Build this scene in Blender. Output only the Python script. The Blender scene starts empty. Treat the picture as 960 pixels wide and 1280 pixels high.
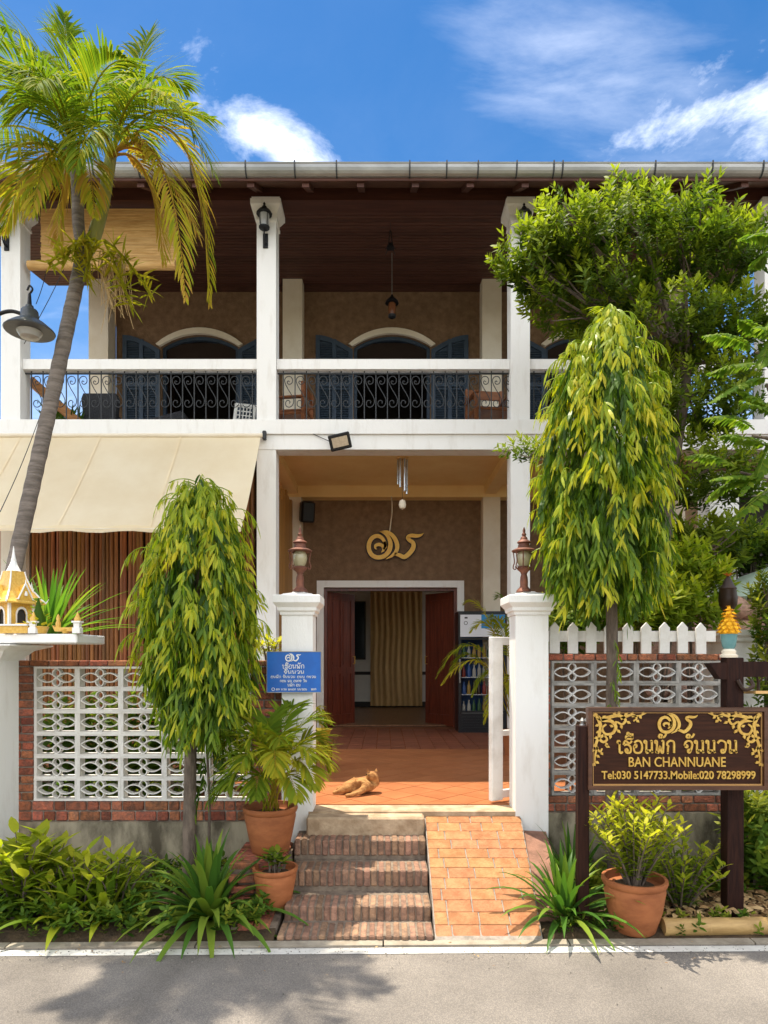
import bpy, math, random
import numpy as np
from mathutils import Vector, Matrix
PI = math.pi
rnd = random.Random(7)
SC = bpy.context.scene
COL = SC.collection

# ------------------------------------------------------------------ camera, world, sun, exposure
F, CX, HY, HC = 830.0, 480.0, 822.0, 1.85          # focal length (px of a 960x1280 frame), centre, horizon, eye height
cd = bpy.data.cameras.new('camera'); cam = bpy.data.objects.new('camera', cd); COL.objects.link(cam)
cd.sensor_width = 36; cd.sensor_fit = 'AUTO'; cd.lens = F/1280*36; cd.shift_y = (HY-640)/1280
cd.clip_start = .05; cd.clip_end = 2000
cam.location = (0, 0, HC); cam.rotation_euler = (PI/2, 0, 0); SC.camera = cam
TX, TY = .22, .215                                  # how far a shadow runs right / toward the road per metre of drop
SUN = Vector((-TX, TY, 1)).normalized()
sl = bpy.data.lights.new('sun', 'SUN'); sl.energy = 2.45; sl.angle = math.radians(.55); sl.color = (1, .90, .74)
so = bpy.data.objects.new('sun', sl); COL.objects.link(so)
so.rotation_euler = SUN.to_track_quat('Z', 'Y').to_euler(); so.location = (-3, 6, 30)
SC.view_settings.view_transform = 'Standard'; SC.view_settings.look = 'None'
SC.view_settings.exposure = 1.86; SC.view_settings.gamma = 1
SC.render.engine = 'CYCLES'
SC.cycles.max_bounces = 8; SC.cycles.diffuse_bounces = 5; SC.cycles.transparent_max_bounces = 8

def world():
    w = bpy.data.worlds.new('World'); SC.world = w; w.use_nodes = True
    nt = w.node_tree; nt.nodes.clear(); N = nt.nodes.new; L = nt.links.new
    out = N('ShaderNodeOutputWorld'); bg = N('ShaderNodeBackground'); L(bg.outputs[0], out.inputs[0])
    bg.inputs['Strength'].default_value = .08
    sky = N('ShaderNodeTexSky'); sky.sky_type = 'NISHITA'; sky.sun_disc = False
    sky.sun_elevation = math.asin(SUN.z); sky.sun_rotation = math.atan2(SUN.x, SUN.y)
    sky.air_density = 1.0; sky.dust_density = .3; sky.ozone_density = 2.0
    hs = N('ShaderNodeHueSaturation'); hs.inputs['Saturation'].default_value = 1.42; hs.inputs['Value'].default_value = .56
    L(sky.outputs[0], hs.inputs['Color'])
    tc = N('ShaderNodeTexCoord'); sep = N('ShaderNodeSeparateXYZ'); L(tc.outputs['Generated'], sep.inputs[0])
    def M(op, a, b=None, c=None, clamp=False):
        n = N('ShaderNodeMath'); n.operation = op; n.use_clamp = clamp
        for i, v in enumerate((a, b, c)):
            if v is None: continue
            if isinstance(v, (int, float)): n.inputs[i].default_value = v
            else: L(v, n.inputs[i])
        return n.outputs[0]
    az = M('ARCTAN2', sep.outputs[0], sep.outputs[1]); el = M('ARCSINE', sep.outputs[2])
    def blob(a, e, sa, se, k=0.0):
        da = M('SUBTRACT', az, a); de = M('SUBTRACT', M('SUBTRACT', el, e), M('MULTIPLY', da, k))
        q = M('ADD', M('POWER', M('DIVIDE', da, sa), 2), M('POWER', M('DIVIDE', de, se), 2))
        return M('POWER', 2.718, M('MULTIPLY', q, -1))
    den = M('ADD', M('ABSOLUTE', sep.outputs[2]), .25)
    cv = N('ShaderNodeCombineXYZ'); L(M('DIVIDE', sep.outputs[0], den), cv.inputs[0]); L(M('DIVIDE', sep.outputs[1], den), cv.inputs[1])
    def noise(scale, detail, rough, rot=0, st=(1, 1, 1), dist=0):
        mp = N('ShaderNodeMapping'); mp.inputs['Rotation'].default_value = (0, 0, rot); mp.inputs['Scale'].default_value = st
        mp.inputs['Location'].default_value = (3.7, 1.3, 0)
        L(cv.outputs[0], mp.inputs[0]); n = N('ShaderNodeTexNoise'); n.inputs['Scale'].default_value = scale
        n.inputs['Detail'].default_value = detail; n.inputs['Roughness'].default_value = rough; n.inputs['Distortion'].default_value = dist
        L(mp.outputs[0], n.inputs[0]); return n.outputs[0]
    n1 = noise(4.6, 10, .64, dist=.35); n2 = noise(2.4, 8, .62, rot=.6, st=(1, 3.2, 1), dist=.5)
    b = M('ADD', blob(-.16, .655, .17, .060, -.42), blob(.47, .615, .19, .062, -.05))
    b = M('ADD', b, M('MULTIPLY', blob(-.55, .78, .2, .05), .55))
    b = M('ADD', b, M('MULTIPLY', blob(2.6, .5, .6, .12), .9)); b = M('ADD', b, M('MULTIPLY', blob(-2.0, .45, .5, .12), .9))
    # unseen cloud cover added outside the view to brighten the shaded house front
    gap = M('MULTIPLY', blob(0, .55, 1.0, .62), 1.25, clamp=True)
    b = M('ADD', b, M('MULTIPLY', M('SUBTRACT', 1, gap), 1.15))
    cum = M('MULTIPLY', M('SUBTRACT', M('ADD', M('MULTIPLY', n1, 1.35), M('MULTIPLY', b, .46)), .92), 1.35, clamp=True)
    wb = M('ADD', blob(.29, .70, .26, .075, -.38), M('MULTIPLY', blob(.05, .30, 1.2, .22), .55))
    low = M('MULTIPLY', M('POWER', M('SUBTRACT', 1, M('ABSOLUTE', sep.outputs[2])), 2.0), 1.0)
    wis = M('ADD', M('MULTIPLY', M('SUBTRACT', M('MULTIPLY', n2, M('ADD', .42, M('MULTIPLY', wb, .66))), .33), 1.25, clamp=True), M('MULTIPLY', low, n1))
    cl = M('MAXIMUM', cum, M('MULTIPLY', wis, .42))
    mx = N('ShaderNodeMix'); mx.data_type = 'RGBA'; L(M('POWER', cl, 1.4), mx.inputs[0])
    L(hs.outputs[0], mx.inputs[6]); mx.inputs[7].default_value = (19, 18.3, 17.0, 1)
    L(mx.outputs[2], bg.inputs['Color'])
world()

# ------------------------------------------------------------------ helpers
def at(px, py, y):
    return Vector(((px-CX)*y/F, y, HC+(HY-py)*y/F))
def X(px, y): return (px-CX)*y/F
def Z(py, y): return HC+(HY-py)*y/F

def mat(name, c, c2=None, scale=4, rough=.6, bump=0, bscale=60, spec=.3, metal=0, tint=None, transl=0, rand=0,
        stretch=(1, 1, 1), lo=.38, hi=.62, emit=None, detail=5, hue=0):
    m = bpy.data.materials.new(name); m.use_nodes = True; nt = m.node_tree; N = nt.nodes.new; L = nt.links.new
    p = nt.nodes['Principled BSDF']; out = nt.nodes['Material Output']
    p.inputs['Roughness'].default_value = rough; p.inputs['Metallic'].default_value = metal
    p.inputs['Specular IOR Level'].default_value = spec
    c = tuple(c)+(1,); col = None
    tc = N('ShaderNodeTexCoord'); mp = N('ShaderNodeMapping'); mp.inputs['Scale'].default_value = stretch
    L(tc.outputs['Object'], mp.inputs[0]); oi = None
    if rand:
        oi = N('ShaderNodeObjectInfo'); mu = N('ShaderNodeMath'); mu.operation = 'MULTIPLY'; mu.inputs[1].default_value = 37
        L(oi.outputs['Random'], mu.inputs[0]); L(mu.outputs[0], mp.inputs['Location'])
    if tint:
        a = N('ShaderNodeAttribute'); a.attribute_name = 'tint'; r = N('ShaderNodeValToRGB')
        e = r.color_ramp.elements
        while len(e) < len(tint): e.new(.5)
        for k, (pos, cc) in enumerate(tint): e[k].position = pos; e[k].color = tuple(cc)+(1,)
        L(a.outputs['Fac'], r.inputs[0]); col = r.outputs[0]
    elif c2 is not None:
        n = N('ShaderNodeTexNoise'); n.inputs['Scale'].default_value = scale; n.inputs['Detail'].default_value = detail; n.inputs['Roughness'].default_value = .62
        L(mp.outputs[0], n.inputs[0]); r = N('ShaderNodeValToRGB'); e = r.color_ramp.elements
        e[0].position = lo; e[0].color = c; e[1].position = hi; e[1].color = tuple(c2)+(1,)
        L(n.outputs[0], r.inputs[0]); col = r.outputs[0]
    if rand:
        hs = N('ShaderNodeHueSaturation'); mr = N('ShaderNodeMapRange')
        mr.inputs[3].default_value = 1-rand; mr.inputs[4].default_value = 1+rand
        L(oi.outputs['Random'], mr.inputs[0]); L(mr.outputs[0], hs.inputs['Value'])
        if hue:
            m2 = N('ShaderNodeMath'); m2.operation = 'MULTIPLY'; m2.inputs[1].default_value = 7.31; L(oi.outputs['Random'], m2.inputs[0])
            m3 = N('ShaderNodeMath'); m3.operation = 'FRACT'; L(m2.outputs[0], m3.inputs[0])
            m4 = N('ShaderNodeMapRange'); m4.inputs[3].default_value = .5-hue; m4.inputs[4].default_value = .5+hue
            L(m3.outputs[0], m4.inputs[0]); L(m4.outputs[0], hs.inputs['Hue'])
        if col is None: hs.inputs['Color'].default_value = c
        else: L(col, hs.inputs['Color'])
        col = hs.outputs[0]
    if col is None: p.inputs['Base Color'].default_value = c
    else: L(col, p.inputs['Base Color'])
    if bump:
        n = N('ShaderNodeTexNoise'); n.inputs['Scale'].default_value = bscale; n.inputs['Detail'].default_value = 6
        L(mp.outputs[0], n.inputs[0]); b = N('ShaderNodeBump'); b.inputs['Strength'].default_value = bump; b.inputs['Distance'].default_value = .02
        L(n.outputs[0], b.inputs['Height']); L(b.outputs[0], p.inputs['Normal'])
    if transl:
        t = N('ShaderNodeBsdfTranslucent'); g = N('ShaderNodeMix'); g.data_type = 'RGBA'; g.blend_type = 'MULTIPLY'; g.inputs[0].default_value = 1
        if col is None: g.inputs[6].default_value = c
        else: L(col, g.inputs[6])
        g.inputs[7].default_value = (1.5, 1.6, .7, 1) if tint else (1, .97, .9, 1)
        L(g.outputs[2], t.inputs[0]); s = N('ShaderNodeMixShader'); s.inputs[0].default_value = transl
        L(p.outputs[0], s.inputs[1]); L(t.outputs[0], s.inputs[2]); L(s.outputs[0], out.inputs[0])
    if emit: p.inputs['Emission Color'].default_value = tuple(emit)+(1,); p.inputs['Emission Strength'].default_value = 1
    return m

def tag(o, label=None, cat=None, group=None, kind=None):
    if label: o['label'] = label
    if cat: o['category'] = cat
    if group: o['group'] = group
    if kind: o['kind'] = kind
    return o
def thing(name, label, cat, loc=(0, 0, 0), rotz=0, group=None):
    o = bpy.data.objects.new(name, None); o.empty_display_size = .2; COL.objects.link(o)
    o.location = loc; o.rotation_euler = (0, 0, rotz)
    return tag(o, label, cat, group)
WORLDPARENT = {}
def wthing(name, label, cat, loc, group=None):
    """a thing whose parts are given in world coordinates"""
    o = thing(name, label, cat, loc, 0, group); WORLDPARENT[o.name] = Matrix.Translation(-Vector(loc)); return o
def link(name, me, parent=None, loc=None, rot=None, scale=None):
    o = bpy.data.objects.new(name, me); COL.objects.link(o)
    if parent is not None:
        o.parent = parent
        if parent.name in WORLDPARENT: o.matrix_parent_inverse = WORLDPARENT[parent.name]
    if loc is not None: o.location = loc
    if rot is not None: o.rotation_euler = rot
    if scale is not None: o.scale = scale
    return o
def dup(root, loc=None, rotz=None, label=None):
    r = root.copy(); COL.objects.link(r)
    if loc is not None: r.location = loc
    if rotz is not None: r.rotation_euler = (0, 0, rotz)
    if label: r['label'] = label
    for ch in list(root.children):
        c = ch.copy(); COL.objects.link(c); c.parent = r
        for g in list(ch.children):
            d = g.copy(); COL.objects.link(d); d.parent = c
    return r

class MB:
    def __init__(s): s.v = []; s.f = []; s.t = []
    def add(s, vs, fs, t=0.0):
        b = len(s.v); s.v.extend(tuple(v) for v in vs); s.f.extend(tuple(i+b for i in f) for f in fs); s.t.extend([t]*len(fs)); return s
    def box(s, x0, x1, y0, y1, z0, z1, M=None):
        vs = [Vector((x, y, z)) for z in (z0, z1) for y in (y0, y1) for x in (x0, x1)]
        if M: vs = [M @ v for v in vs]
        return s.add(vs, [(0, 2, 3, 1), (4, 5, 7, 6), (0, 1, 5, 4), (2, 6, 7, 3), (0, 4, 6, 2), (1, 3, 7, 5)])
    def cbox(s, cx, cy, cz, sx, sy, sz, bev=0.0, M=None):
        if not bev: return s.box(cx-sx/2, cx+sx/2, cy-sy/2, cy+sy/2, cz-sz/2, cz+sz/2, M)
        # chamfered box, 24 vertices
        vs = []; h = (sx/2, sy/2, sz/2); idx = {}
        for ax in range(3):
            for a in (-1, 1):
                for b in (-1, 1):
                    for c in (-1, 1):
                        sg = (a, b, c); p = [sg[k]*(h[k]-(0 if k == ax else bev)) for k in range(3)]
                        idx[(ax, sg)] = len(vs); vs.append(Vector((cx+p[0], cy+p[1], cz+p[2])))
        fs = []
        for ax in range(3):
            o1, o2 = [k for k in range(3) if k != ax]
            for a in (-1, 1):
                q = []
                for b, c in ((-1, -1), (1, -1), (1, 1), (-1, 1)):
                    sg = [0, 0, 0]; sg[ax] = a; sg[o1] = b; sg[o2] = c; q.append(idx[(ax, tuple(sg))])
                fs.append(q)
            for b in (-1, 1):
                for c in (-1, 1):
                    e = []
                    for a in (-1, 1):
                        sg = [0, 0, 0]; sg[ax] = a; sg[o1] = b; sg[o2] = c; e.append(tuple(sg))
                    fs.append((idx[(o1, e[0])], idx[(o1, e[1])], idx[(o2, e[1])], idx[(o2, e[0])]))
        for a in (-1, 1):
            for b in (-1, 1):
                for c in (-1, 1): fs.append((idx[(0, (a, b, c))], idx[(1, (a, b, c))], idx[(2, (a, b, c))]))
        if M: vs = [M @ v for v in vs]
        return s.add(vs, fs)
    def tube(s, pts, rad, n=8, cap=True, t=0.0):
        pts = [Vector(p) for p in pts]; k = len(pts)
        if not hasattr(rad, '__len__'): rad = [rad]*k
        up = Vector((0, 0, 1)); vs = []; prev = None
        for i, p in enumerate(pts):
            d = (pts[min(i+1, k-1)]-pts[max(i-1, 0)])
            d = d.normalized() if d.length > 1e-9 else Vector((0, 0, 1))
            if prev is None: a = d.cross(Vector((1, 0, 0)) if abs(d.x) < .9 else Vector((0, 1, 0))).normalized()
            else:
                a = prev-d*prev.dot(d); a = a.normalized() if a.length > 1e-6 else d.orthogonal().normalized()
            prev = a; b = d.cross(a)
            for j in range(n):
                g = 2*PI*j/n; vs.append(p+(a*math.cos(g)+b*math.sin(g))*rad[i])
        fs = [(i*n+j, i*n+(j+1) % n, (i+1)*n+(j+1) % n, (i+1)*n+j) for i in range(k-1) for j in range(n)]
        if cap: fs += [tuple(range(n-1, -1, -1)), tuple((k-1)*n+j for j in range(n))]
        return s.add(vs, fs, t)
    def lathe(s, prof, n=16, c=(0, 0, 0), rot=0.0, sq=False):
        m = math.sqrt(2) if sq else 1
        if sq: n = 4; rot = rot+PI/4
        vs = [(c[0]+r*m*math.cos(rot+2*PI*j/n), c[1]+r*m*math.sin(rot+2*PI*j/n), c[2]+z) for r, z in prof for j in range(n)]
        k = len(prof)
        fs = [(i*n+j, i*n+(j+1) % n, (i+1)*n+(j+1) % n, (i+1)*n+j) for i in range(k-1) for j in range(n)]
        fs += [tuple(range(n-1, -1, -1)), tuple((k-1)*n+j for j in range(n))]
        return s.add(vs, fs)
    def prism(s, poly, y0, y1):
        """polygon in x,z extruded from y0 to y1"""
        n = len(poly); vs = [(x, y0, z) for x, z in poly]+[(x, y1, z) for x, z in poly]
        return s.add(vs, [tuple(range(n)), tuple(range(2*n-1, n-1, -1))]+[(i, i+n, (i+1) % n+n, (i+1) % n) for i in range(n)])
    def extrudex(s, poly, x0, x1):
        n = len(poly); vs = [(x0, y, z) for y, z in poly]+[(x1, y, z) for y, z in poly]
        return s.add(vs, [tuple(range(n)), tuple(range(2*n-1, n-1, -1))]+[(i, i+n, (i+1) % n+n, (i+1) % n) for i in range(n)])
    def ribbon(s, pts, w, y0, y1):
        """flat stroke in x,z with width w (number or per point), thickness y0..y1"""
        k = len(pts); P2 = [Vector((p[0], p[1])) for p in pts]
        W = [w]*k if not hasattr(w, '__len__') else w; vs = []
        for i in range(k):
            d = P2[min(i+1, k-1)]-P2[max(i-1, 0)]
            d = d.normalized() if d.length > 1e-9 else Vector((1, 0)); n = Vector((-d.y, d.x))*W[i]/2
            for q, y in ((P2[i]+n, y0), (P2[i]-n, y0), (P2[i]-n, y1), (P2[i]+n, y1)): vs.append((q.x, y, q.y))
        fs = [(i*4+j, i*4+(j+1) % 4, (i+1)*4+(j+1) % 4, (i+1)*4+j) for i in range(k-1) for j in range(4)]
        fs += [(3, 2, 1, 0), tuple((k-1)*4+j for j in range(4))]
        return s.add(vs, fs)
    def leaf(s, base, d, nrm, ln, wd, bend=.3, t=0.0, segs=3, fold=0.0):
        d = Vector(d).normalized(); side = d.cross(Vector(nrm))
        side = side.normalized() if side.length > 1e-6 else d.orthogonal().normalized()
        p = Vector(base); st = ln/segs; vs = [tuple(p)]; fs = []; prof = {2: (1,), 3: (1, .82), 4: (.8, 1, .7), 5: (.75, 1, .92, .6)}[segs]
        for i in range(segs):
            p = p+d*st; d = (d+Vector((0, 0, -bend/segs))).normalized()
            if i < segs-1:
                h = side*wd/2*prof[i]; vs += [tuple(p-h), tuple(p+h)]
            else: vs.append(tuple(p))
        fs.append((0, 1, 2))
        for i in range(segs-2): fs.append((1+2*i, 3+2*i, 4+2*i, 2+2*i))
        fs.append((len(vs)-3, len(vs)-1, len(vs)-2))
        return s.add(vs, fs, t)
    def mesh(s, name, m=None, smooth=False):
        me = bpy.data.meshes.new(name); me.from_pydata(s.v, [], s.f); me.validate()
        if m: me.materials.append(m)
        if any(s.t) and len(me.polygons) == len(s.t):
            a = me.attributes.new('tint', 'FLOAT', 'FACE'); a.data.foreach_set('value', s.t)
        if smooth:
            me.polygons.foreach_set('use_smooth', [True]*len(me.polygons))
            try: me.set_sharp_from_angle(angle=math.radians(42))
            except Exception: pass
        me.update(); return me
    def build(s, name, m, parent=None, smooth=False, **kw): return link(name, s.mesh(name, m, smooth), parent, **kw)

def smooth_path(pts, n=6, closed=False):
    pts = [tuple(p) for p in pts]; out = []; k = len(pts)
    for i in range(k-1):
        p0, p1, p2, p3 = pts[max(i-1, 0)], pts[i], pts[i+1], pts[min(i+2, k-1)]
        for j in range(n):
            t = j/n; out.append(tuple(.5*(2*b+(c-a)*t+(2*a-5*b+4*c-d)*t*t+(3*b-a-3*c+d)*t**3) for a, b, c, d in zip(p0, p1, p2, p3)))
    out.append(pts[-1]); return out
def fixnormals(o):
    import bmesh
    bm = bmesh.new(); bm.from_mesh(o.data); bmesh.ops.recalc_face_normals(bm, faces=bm.faces); bm.to_mesh(o.data); bm.free()
def text_mesh(name, body, size, m, depth=.004, width=None, bold=0.0, align='CENTER'):
    cu = bpy.data.curves.new(name, 'FONT'); cu.body = body; cu.size = size; cu.extrude = depth; cu.offset = bold
    cu.align_x = align; cu.resolution_u = 3
    o = bpy.data.objects.new(name, cu); COL.objects.link(o); dg = bpy.context.evaluated_depsgraph_get(); dg.update()
    me = bpy.data.meshes.new_from_object(o.evaluated_get(dg)); bpy.data.objects.remove(o); bpy.data.curves.remove(cu)
    me.name = name; me.materials.clear(); me.materials.append(m)
    v = np.empty(len(me.vertices)*3); me.vertices.foreach_get('co', v); v = v.reshape(-1, 3)
    if width and len(v): v[:, 0] *= width/(v[:, 0].max()-v[:, 0].min())
    v = np.stack([v[:, 0], -v[:, 2], v[:, 1]], 1); me.vertices.foreach_set('co', v.ravel()); me.update(); return me
def scatter(name, temps, mats4, tints, m, parent=None, kind=None):
    """one mesh out of many transformed copies of small leaf templates: temps = list of (verts Nx3, tris Mx3, tint M)"""
    V = []; T = []; A = []; off = 0
    for (k, M4), dt in zip(mats4, tints):
        v, f, t = temps[k]; V.append(v @ M4[:3, :3].T+M4[:3, 3]); T.append(f+off); A.append(np.clip(t+dt, .001, 1)); off += len(v)
    V = np.concatenate(V); T = np.concatenate(T); A = np.concatenate(A)
    me = bpy.data.meshes.new(name); me.vertices.add(len(V)); me.vertices.foreach_set('co', V.ravel().astype(np.float32))
    me.loops.add(len(T)*3); me.loops.foreach_set('vertex_index', T.ravel().astype(np.int32))
    me.polygons.add(len(T)); me.polygons.foreach_set('loop_start', np.arange(0, len(T)*3, 3, dtype=np.int32))
    me.update(calc_edges=True)
    a = me.attributes.new('tint', 'FLOAT', 'FACE'); a.data.foreach_set('value', A.astype(np.float32))
    me.materials.append(m); o = link(name, me, parent)
    if kind: o['kind'] = kind
    return o
def template(mb):
    tris = []; tt = []
    for f, t in zip(mb.f, mb.t):
        for i in range(1, len(f)-1): tris.append((f[0], f[i], f[i+1])); tt.append(t)
    return np.array(mb.v), np.array(tris), np.array(tt)
def frame_to(d, roll=0.0):
    """matrix whose +z points along d"""
    q = Vector(d).to_track_quat('Z', 'Y').to_matrix() @ Matrix.Rotation(roll, 3, 'Z'); return q
def m4(loc, rot3, sc=1.0):
    M = np.eye(4); M[:3, :3] = np.array(rot3)*sc; M[:3, 3] = loc; return M

# ------------------------------------------------------------------ materials
WHITE = mat('white_paint', (.82, .81, .785), (.60, .56, .50), scale=2.8, rough=.62, bump=.16, bscale=45, lo=.52, hi=.98, stretch=(3.2, 3.2, .7), detail=9)
WHITEOLD = mat('weathered_white_paint', (.74, .725, .69), (.46, .42, .36), scale=5, rough=.6, bump=.1, bscale=90, lo=.45, hi=.85)
CREAM = mat('cream_plaster', (.88, .66, .32), (.83, .59, .27), scale=2, rough=.7)
CREAMC = mat('porch_column_paint', (.76, .68, .55), (.7, .61, .47), scale=3, rough=.6)
STUCCO = mat('brown_stucco', (.26, .165, .098), (.16, .098, .058), scale=9, rough=.92, bump=.5, bscale=55, spec=.1, lo=.3, hi=.7)
DARKWOOD = mat('dark_red_timber', (.105, .042, .028), (.065, .026, .018), scale=6, rough=.6, stretch=(.6, 6, 6), rand=.18)
SOFFIT = mat('brown_soffit_boards', (.12, .055, .032), (.075, .034, .02), scale=5, rough=.65, stretch=(.5, 5, 5))
REDWOOD = mat('polished_red_wood', (.17, .036, .016), (.085, .018, .009), scale=5, rough=.34, stretch=(7, 7, .5), spec=.5)
SIGNWOOD = mat('sign_brown_wood', (.046, .016, .008), (.026, .009, .005), scale=6, rough=.5, stretch=(.8, 8, 9), spec=.15)
POSTWOOD = mat('dark_post_wood', (.032, .012, .008), (.015, .006, .005), scale=6, rough=.6, stretch=(9, 9, .8), bump=.15, bscale=30, spec=.12)
GOLD = mat('gold_paint', (.62, .40, .085), (.50, .29, .05), scale=30, rough=.35, spec=.6, metal=.25)
GOLDWALL = mat('yellow_gold_paint', (.95, .58, .07), (.90, .50, .05), scale=20, rough=.4, spec=.5)
GOLDSHRINE = mat('golden_shrine_paint', (.72, .46, .10), (.60, .34, .05), scale=40, rough=.4, spec=.5)
BLUEPAINT = mat('blue_shutter_paint', (.046, .070, .105), (.034, .052, .078), scale=9, rough=.5, rand=.06)
IRON = mat('black_iron', (.016, .016, .018), rough=.45, metal=.4, spec=.4)
IRONG = mat('grey_wrought_iron', (.05, .052, .055), rough=.5, metal=.5)
BLACKP = mat('black_plastic', (.012, .012, .013), rough=.4)
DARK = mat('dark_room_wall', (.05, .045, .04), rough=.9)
ROOMW = mat('room_plaster', (.82, .77, .68), (.76, .71, .62), rough=.8)
ROOMF = mat('room_wood_floor', (.24, .12, .06), (.17, .08, .04), rough=.35, stretch=(8, .6, 1))
CURT = mat('gold_curtain_cloth', (.58, .36, .15), (.46, .27, .10), scale=12, rough=.85, stretch=(6, 6, .4))
METAL = mat('galvanised_metal', (.36, .36, .35), (.26, .26, .25), scale=4, rough=.42, metal=.7, stretch=(.4, 1, 1))
ROOFT = mat('roof_tiles', (.2, .09, .06), (.13, .06, .04), scale=8, rough=.8)
AWN = mat('cream_awning_cloth', (.88, .77, .56), (.80, .67, .45), scale=1.6, rough=.85, transl=.30, lo=.3, hi=.7)
BAMB = mat('brown_bamboo', (.27, .105, .032), (.15, .055, .018), scale=5, rough=.5, stretch=(9, 9, .5), rand=.4, hue=.012)
BAMBY = mat('pale_bamboo', (.66, .42, .17), (.52, .30, .10), scale=7, rough=.55, stretch=(.6, 5, 6), rand=.12)
PLANKY = mat('honey_wood_planks', (.52, .27, .075), (.36, .17, .04), scale=4, rough=.5, stretch=(8, 8, .5), rand=.15)
BRICK = mat('red_brick', (.40, .135, .072), (.20, .09, .06), scale=22, rough=.92, bump=.8, bscale=45, rand=.42, hue=.012, spec=.15)
BRICKP = mat('pale_step_brick', (.31, .18, .115), (.17, .105, .075), scale=15, rough=.9, bump=.6, bscale=45, rand=.2, hue=.01, spec=.15)
PAVER = mat('orange_paver', (.40, .195, .092), (.30, .130, .058), scale=11, rough=.88, bump=.4, bscale=50, rand=.09, hue=.008, spec=.15)
MORTAR = mat('mortar', (.30, .26, .22), (.20, .17, .14), scale=14, rough=.95, bump=.4, bscale=50)
MORTARD = mat('dark_mortar', (.22, .17, .125), (.13, .10, .078), scale=14, rough=.95, bump=.4, bscale=50)
CONC = mat('weathered_concrete', (.36, .31, .22), (.09, .075, .05), scale=4.5, rough=.92, bump=.35, bscale=30, stretch=(1, 1, .45), lo=.40, hi=.62, detail=8)
CONCL = mat('worn_step_concrete', (.48, .36, .24), (.30, .21, .13), scale=7, rough=.9, bump=.4, bscale=30, detail=8)
TILE = mat('terracotta_floor_tile', (.40, .150, .058), (.34, .118, .044), scale=3, rough=.42, rand=.06, spec=.35)
TILED = mat('dark_red_floor_tile', (.24, .085, .045), (.19, .062, .034), scale=4, rough=.45, rand=.14, spec=.35)
GROUT = mat('floor_grout', (.30, .125, .06), (.24, .095, .045), scale=10, rough=.9)
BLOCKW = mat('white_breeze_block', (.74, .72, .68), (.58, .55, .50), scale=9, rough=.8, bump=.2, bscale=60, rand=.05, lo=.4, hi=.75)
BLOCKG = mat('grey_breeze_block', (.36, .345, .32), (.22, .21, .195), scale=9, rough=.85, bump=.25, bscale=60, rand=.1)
FLOWERG = mat('pale_grey_flower_tracery', (.68, .67, .65), (.50, .49, .47), scale=14, rough=.8)
TERRA = mat('terracotta', (.36, .125, .045), (.26, .085, .03), scale=5, rough=.7, bump=.15, bscale=40, rand=.1, stretch=(1, 1, 2.5))
SOIL = mat('garden_soil', (.085, .055, .03), (.045, .03, .018), scale=9, rough=.98, bump=.8, bscale=35)
ASPH = mat('asphalt', (.27, .246, .218), (.215, .196, .175), scale=1.4, rough=.9, bump=.55, bscale=240, detail=9)
KERBM = mat('kerb_concrete', (.32, .28, .22), (.22, .185, .14), scale=6, rough=.9, bump=.3)
PAINTL = mat('road_line_paint', (.62, .60, .55), (.46, .44, .40), scale=9, rough=.75, bump=.3, bscale=120, lo=.4, hi=.8)
GROUND = mat('ground', (.10, .085, .05), (.07, .075, .035), scale=.6, rough=.95)
BARK = mat('grey_bark', (.17, .13, .10), (.085, .065, .05), scale=10, rough=.9, bump=.7, bscale=26, stretch=(2, 2, .6))
PALMB = mat('ringed_palm_bark', (.23, .195, .17), (.13, .11, .095), scale=5, rough=.85, bump=.7, bscale=12, stretch=(1, 1, 7))
SHAFT = mat('green_crownshaft', (.30, .30, .09), (.22, .24, .06), scale=5, rough=.45, stretch=(3, 3, .6))
BLUESIGN = mat('blue_sign_face', (.010, .13, .50), (.008, .105, .43), scale=6, rough=.35, spec=.4)
WHITEP = mat('white_print', (.75, .75, .72), rough=.5)
TEAL = mat('teal_glaze', (.10, .24, .25), (.16, .32, .32), scale=8, rough=.25, spec=.5)
MARI = mat('marigold_flowers', (.75, .36, .010), (.80, .46, .02), scale=40, rough=.8, rand=.12)
CLAYD = mat('dark_clay', (.05, .026, .016), (.03, .016, .011), scale=7, rough=.4)
COPPER = mat('rusty_copper', (.22, .085, .05), (.12, .05, .035), scale=14, rough=.6, metal=.3)
GLASSY = mat('frosted_lamp_glass', (.36, .32, .20), (.28, .24, .13), rough=.25, spec=.6)
LAMPG = mat('clear_lamp_glass', (.42, .42, .40), (.34, .34, .33), rough=.2, spec=.6)
SHADEM = mat('grey_enamel', (.085, .095, .10), (.06, .065, .07), scale=6, rough=.35, metal=.3, spec=.5)
CHAIRW = mat('chair_wood', (.22, .075, .022), (.14, .045, .014), scale=6, rough=.4, stretch=(1, 1, 4))
WICK = mat('dark_wicker', (.035, .037, .042), (.02, .021, .025), scale=40, rough=.7, bump=.5, bscale=90)
CHROME = mat('chime_metal', (.66, .68, .70), rough=.22, metal=.9)
STONE = mat('pink_garden_stone', (.42, .26, .19), (.28, .17, .125), scale=5, rough=.9, bump=.4, bscale=25, rand=.2)
UMBR = mat('pale_green_umbrella', (.60, .74, .62), (.52, .68, .56), rough=.8, transl=.3)
CATF = mat('ginger_fur', (.46, .24, .085), (.27, .115, .035), scale=17, rough=.9, bump=.4, bscale=220, stretch=(1, 3, 1), lo=.42, hi=.6)
CATW = mat('pale_fur', (.62, .42, .22), rough=.9)
EYE = mat('cat_eye', (.02, .02, .01), rough=.2)
FRIDGE = mat('fridge_black', (.014, .016, .02), rough=.3, spec=.5)
FBLUE = mat('fridge_blue_lining', (.02, .09, .28), (.012, .05, .18), rough=.4)
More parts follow.
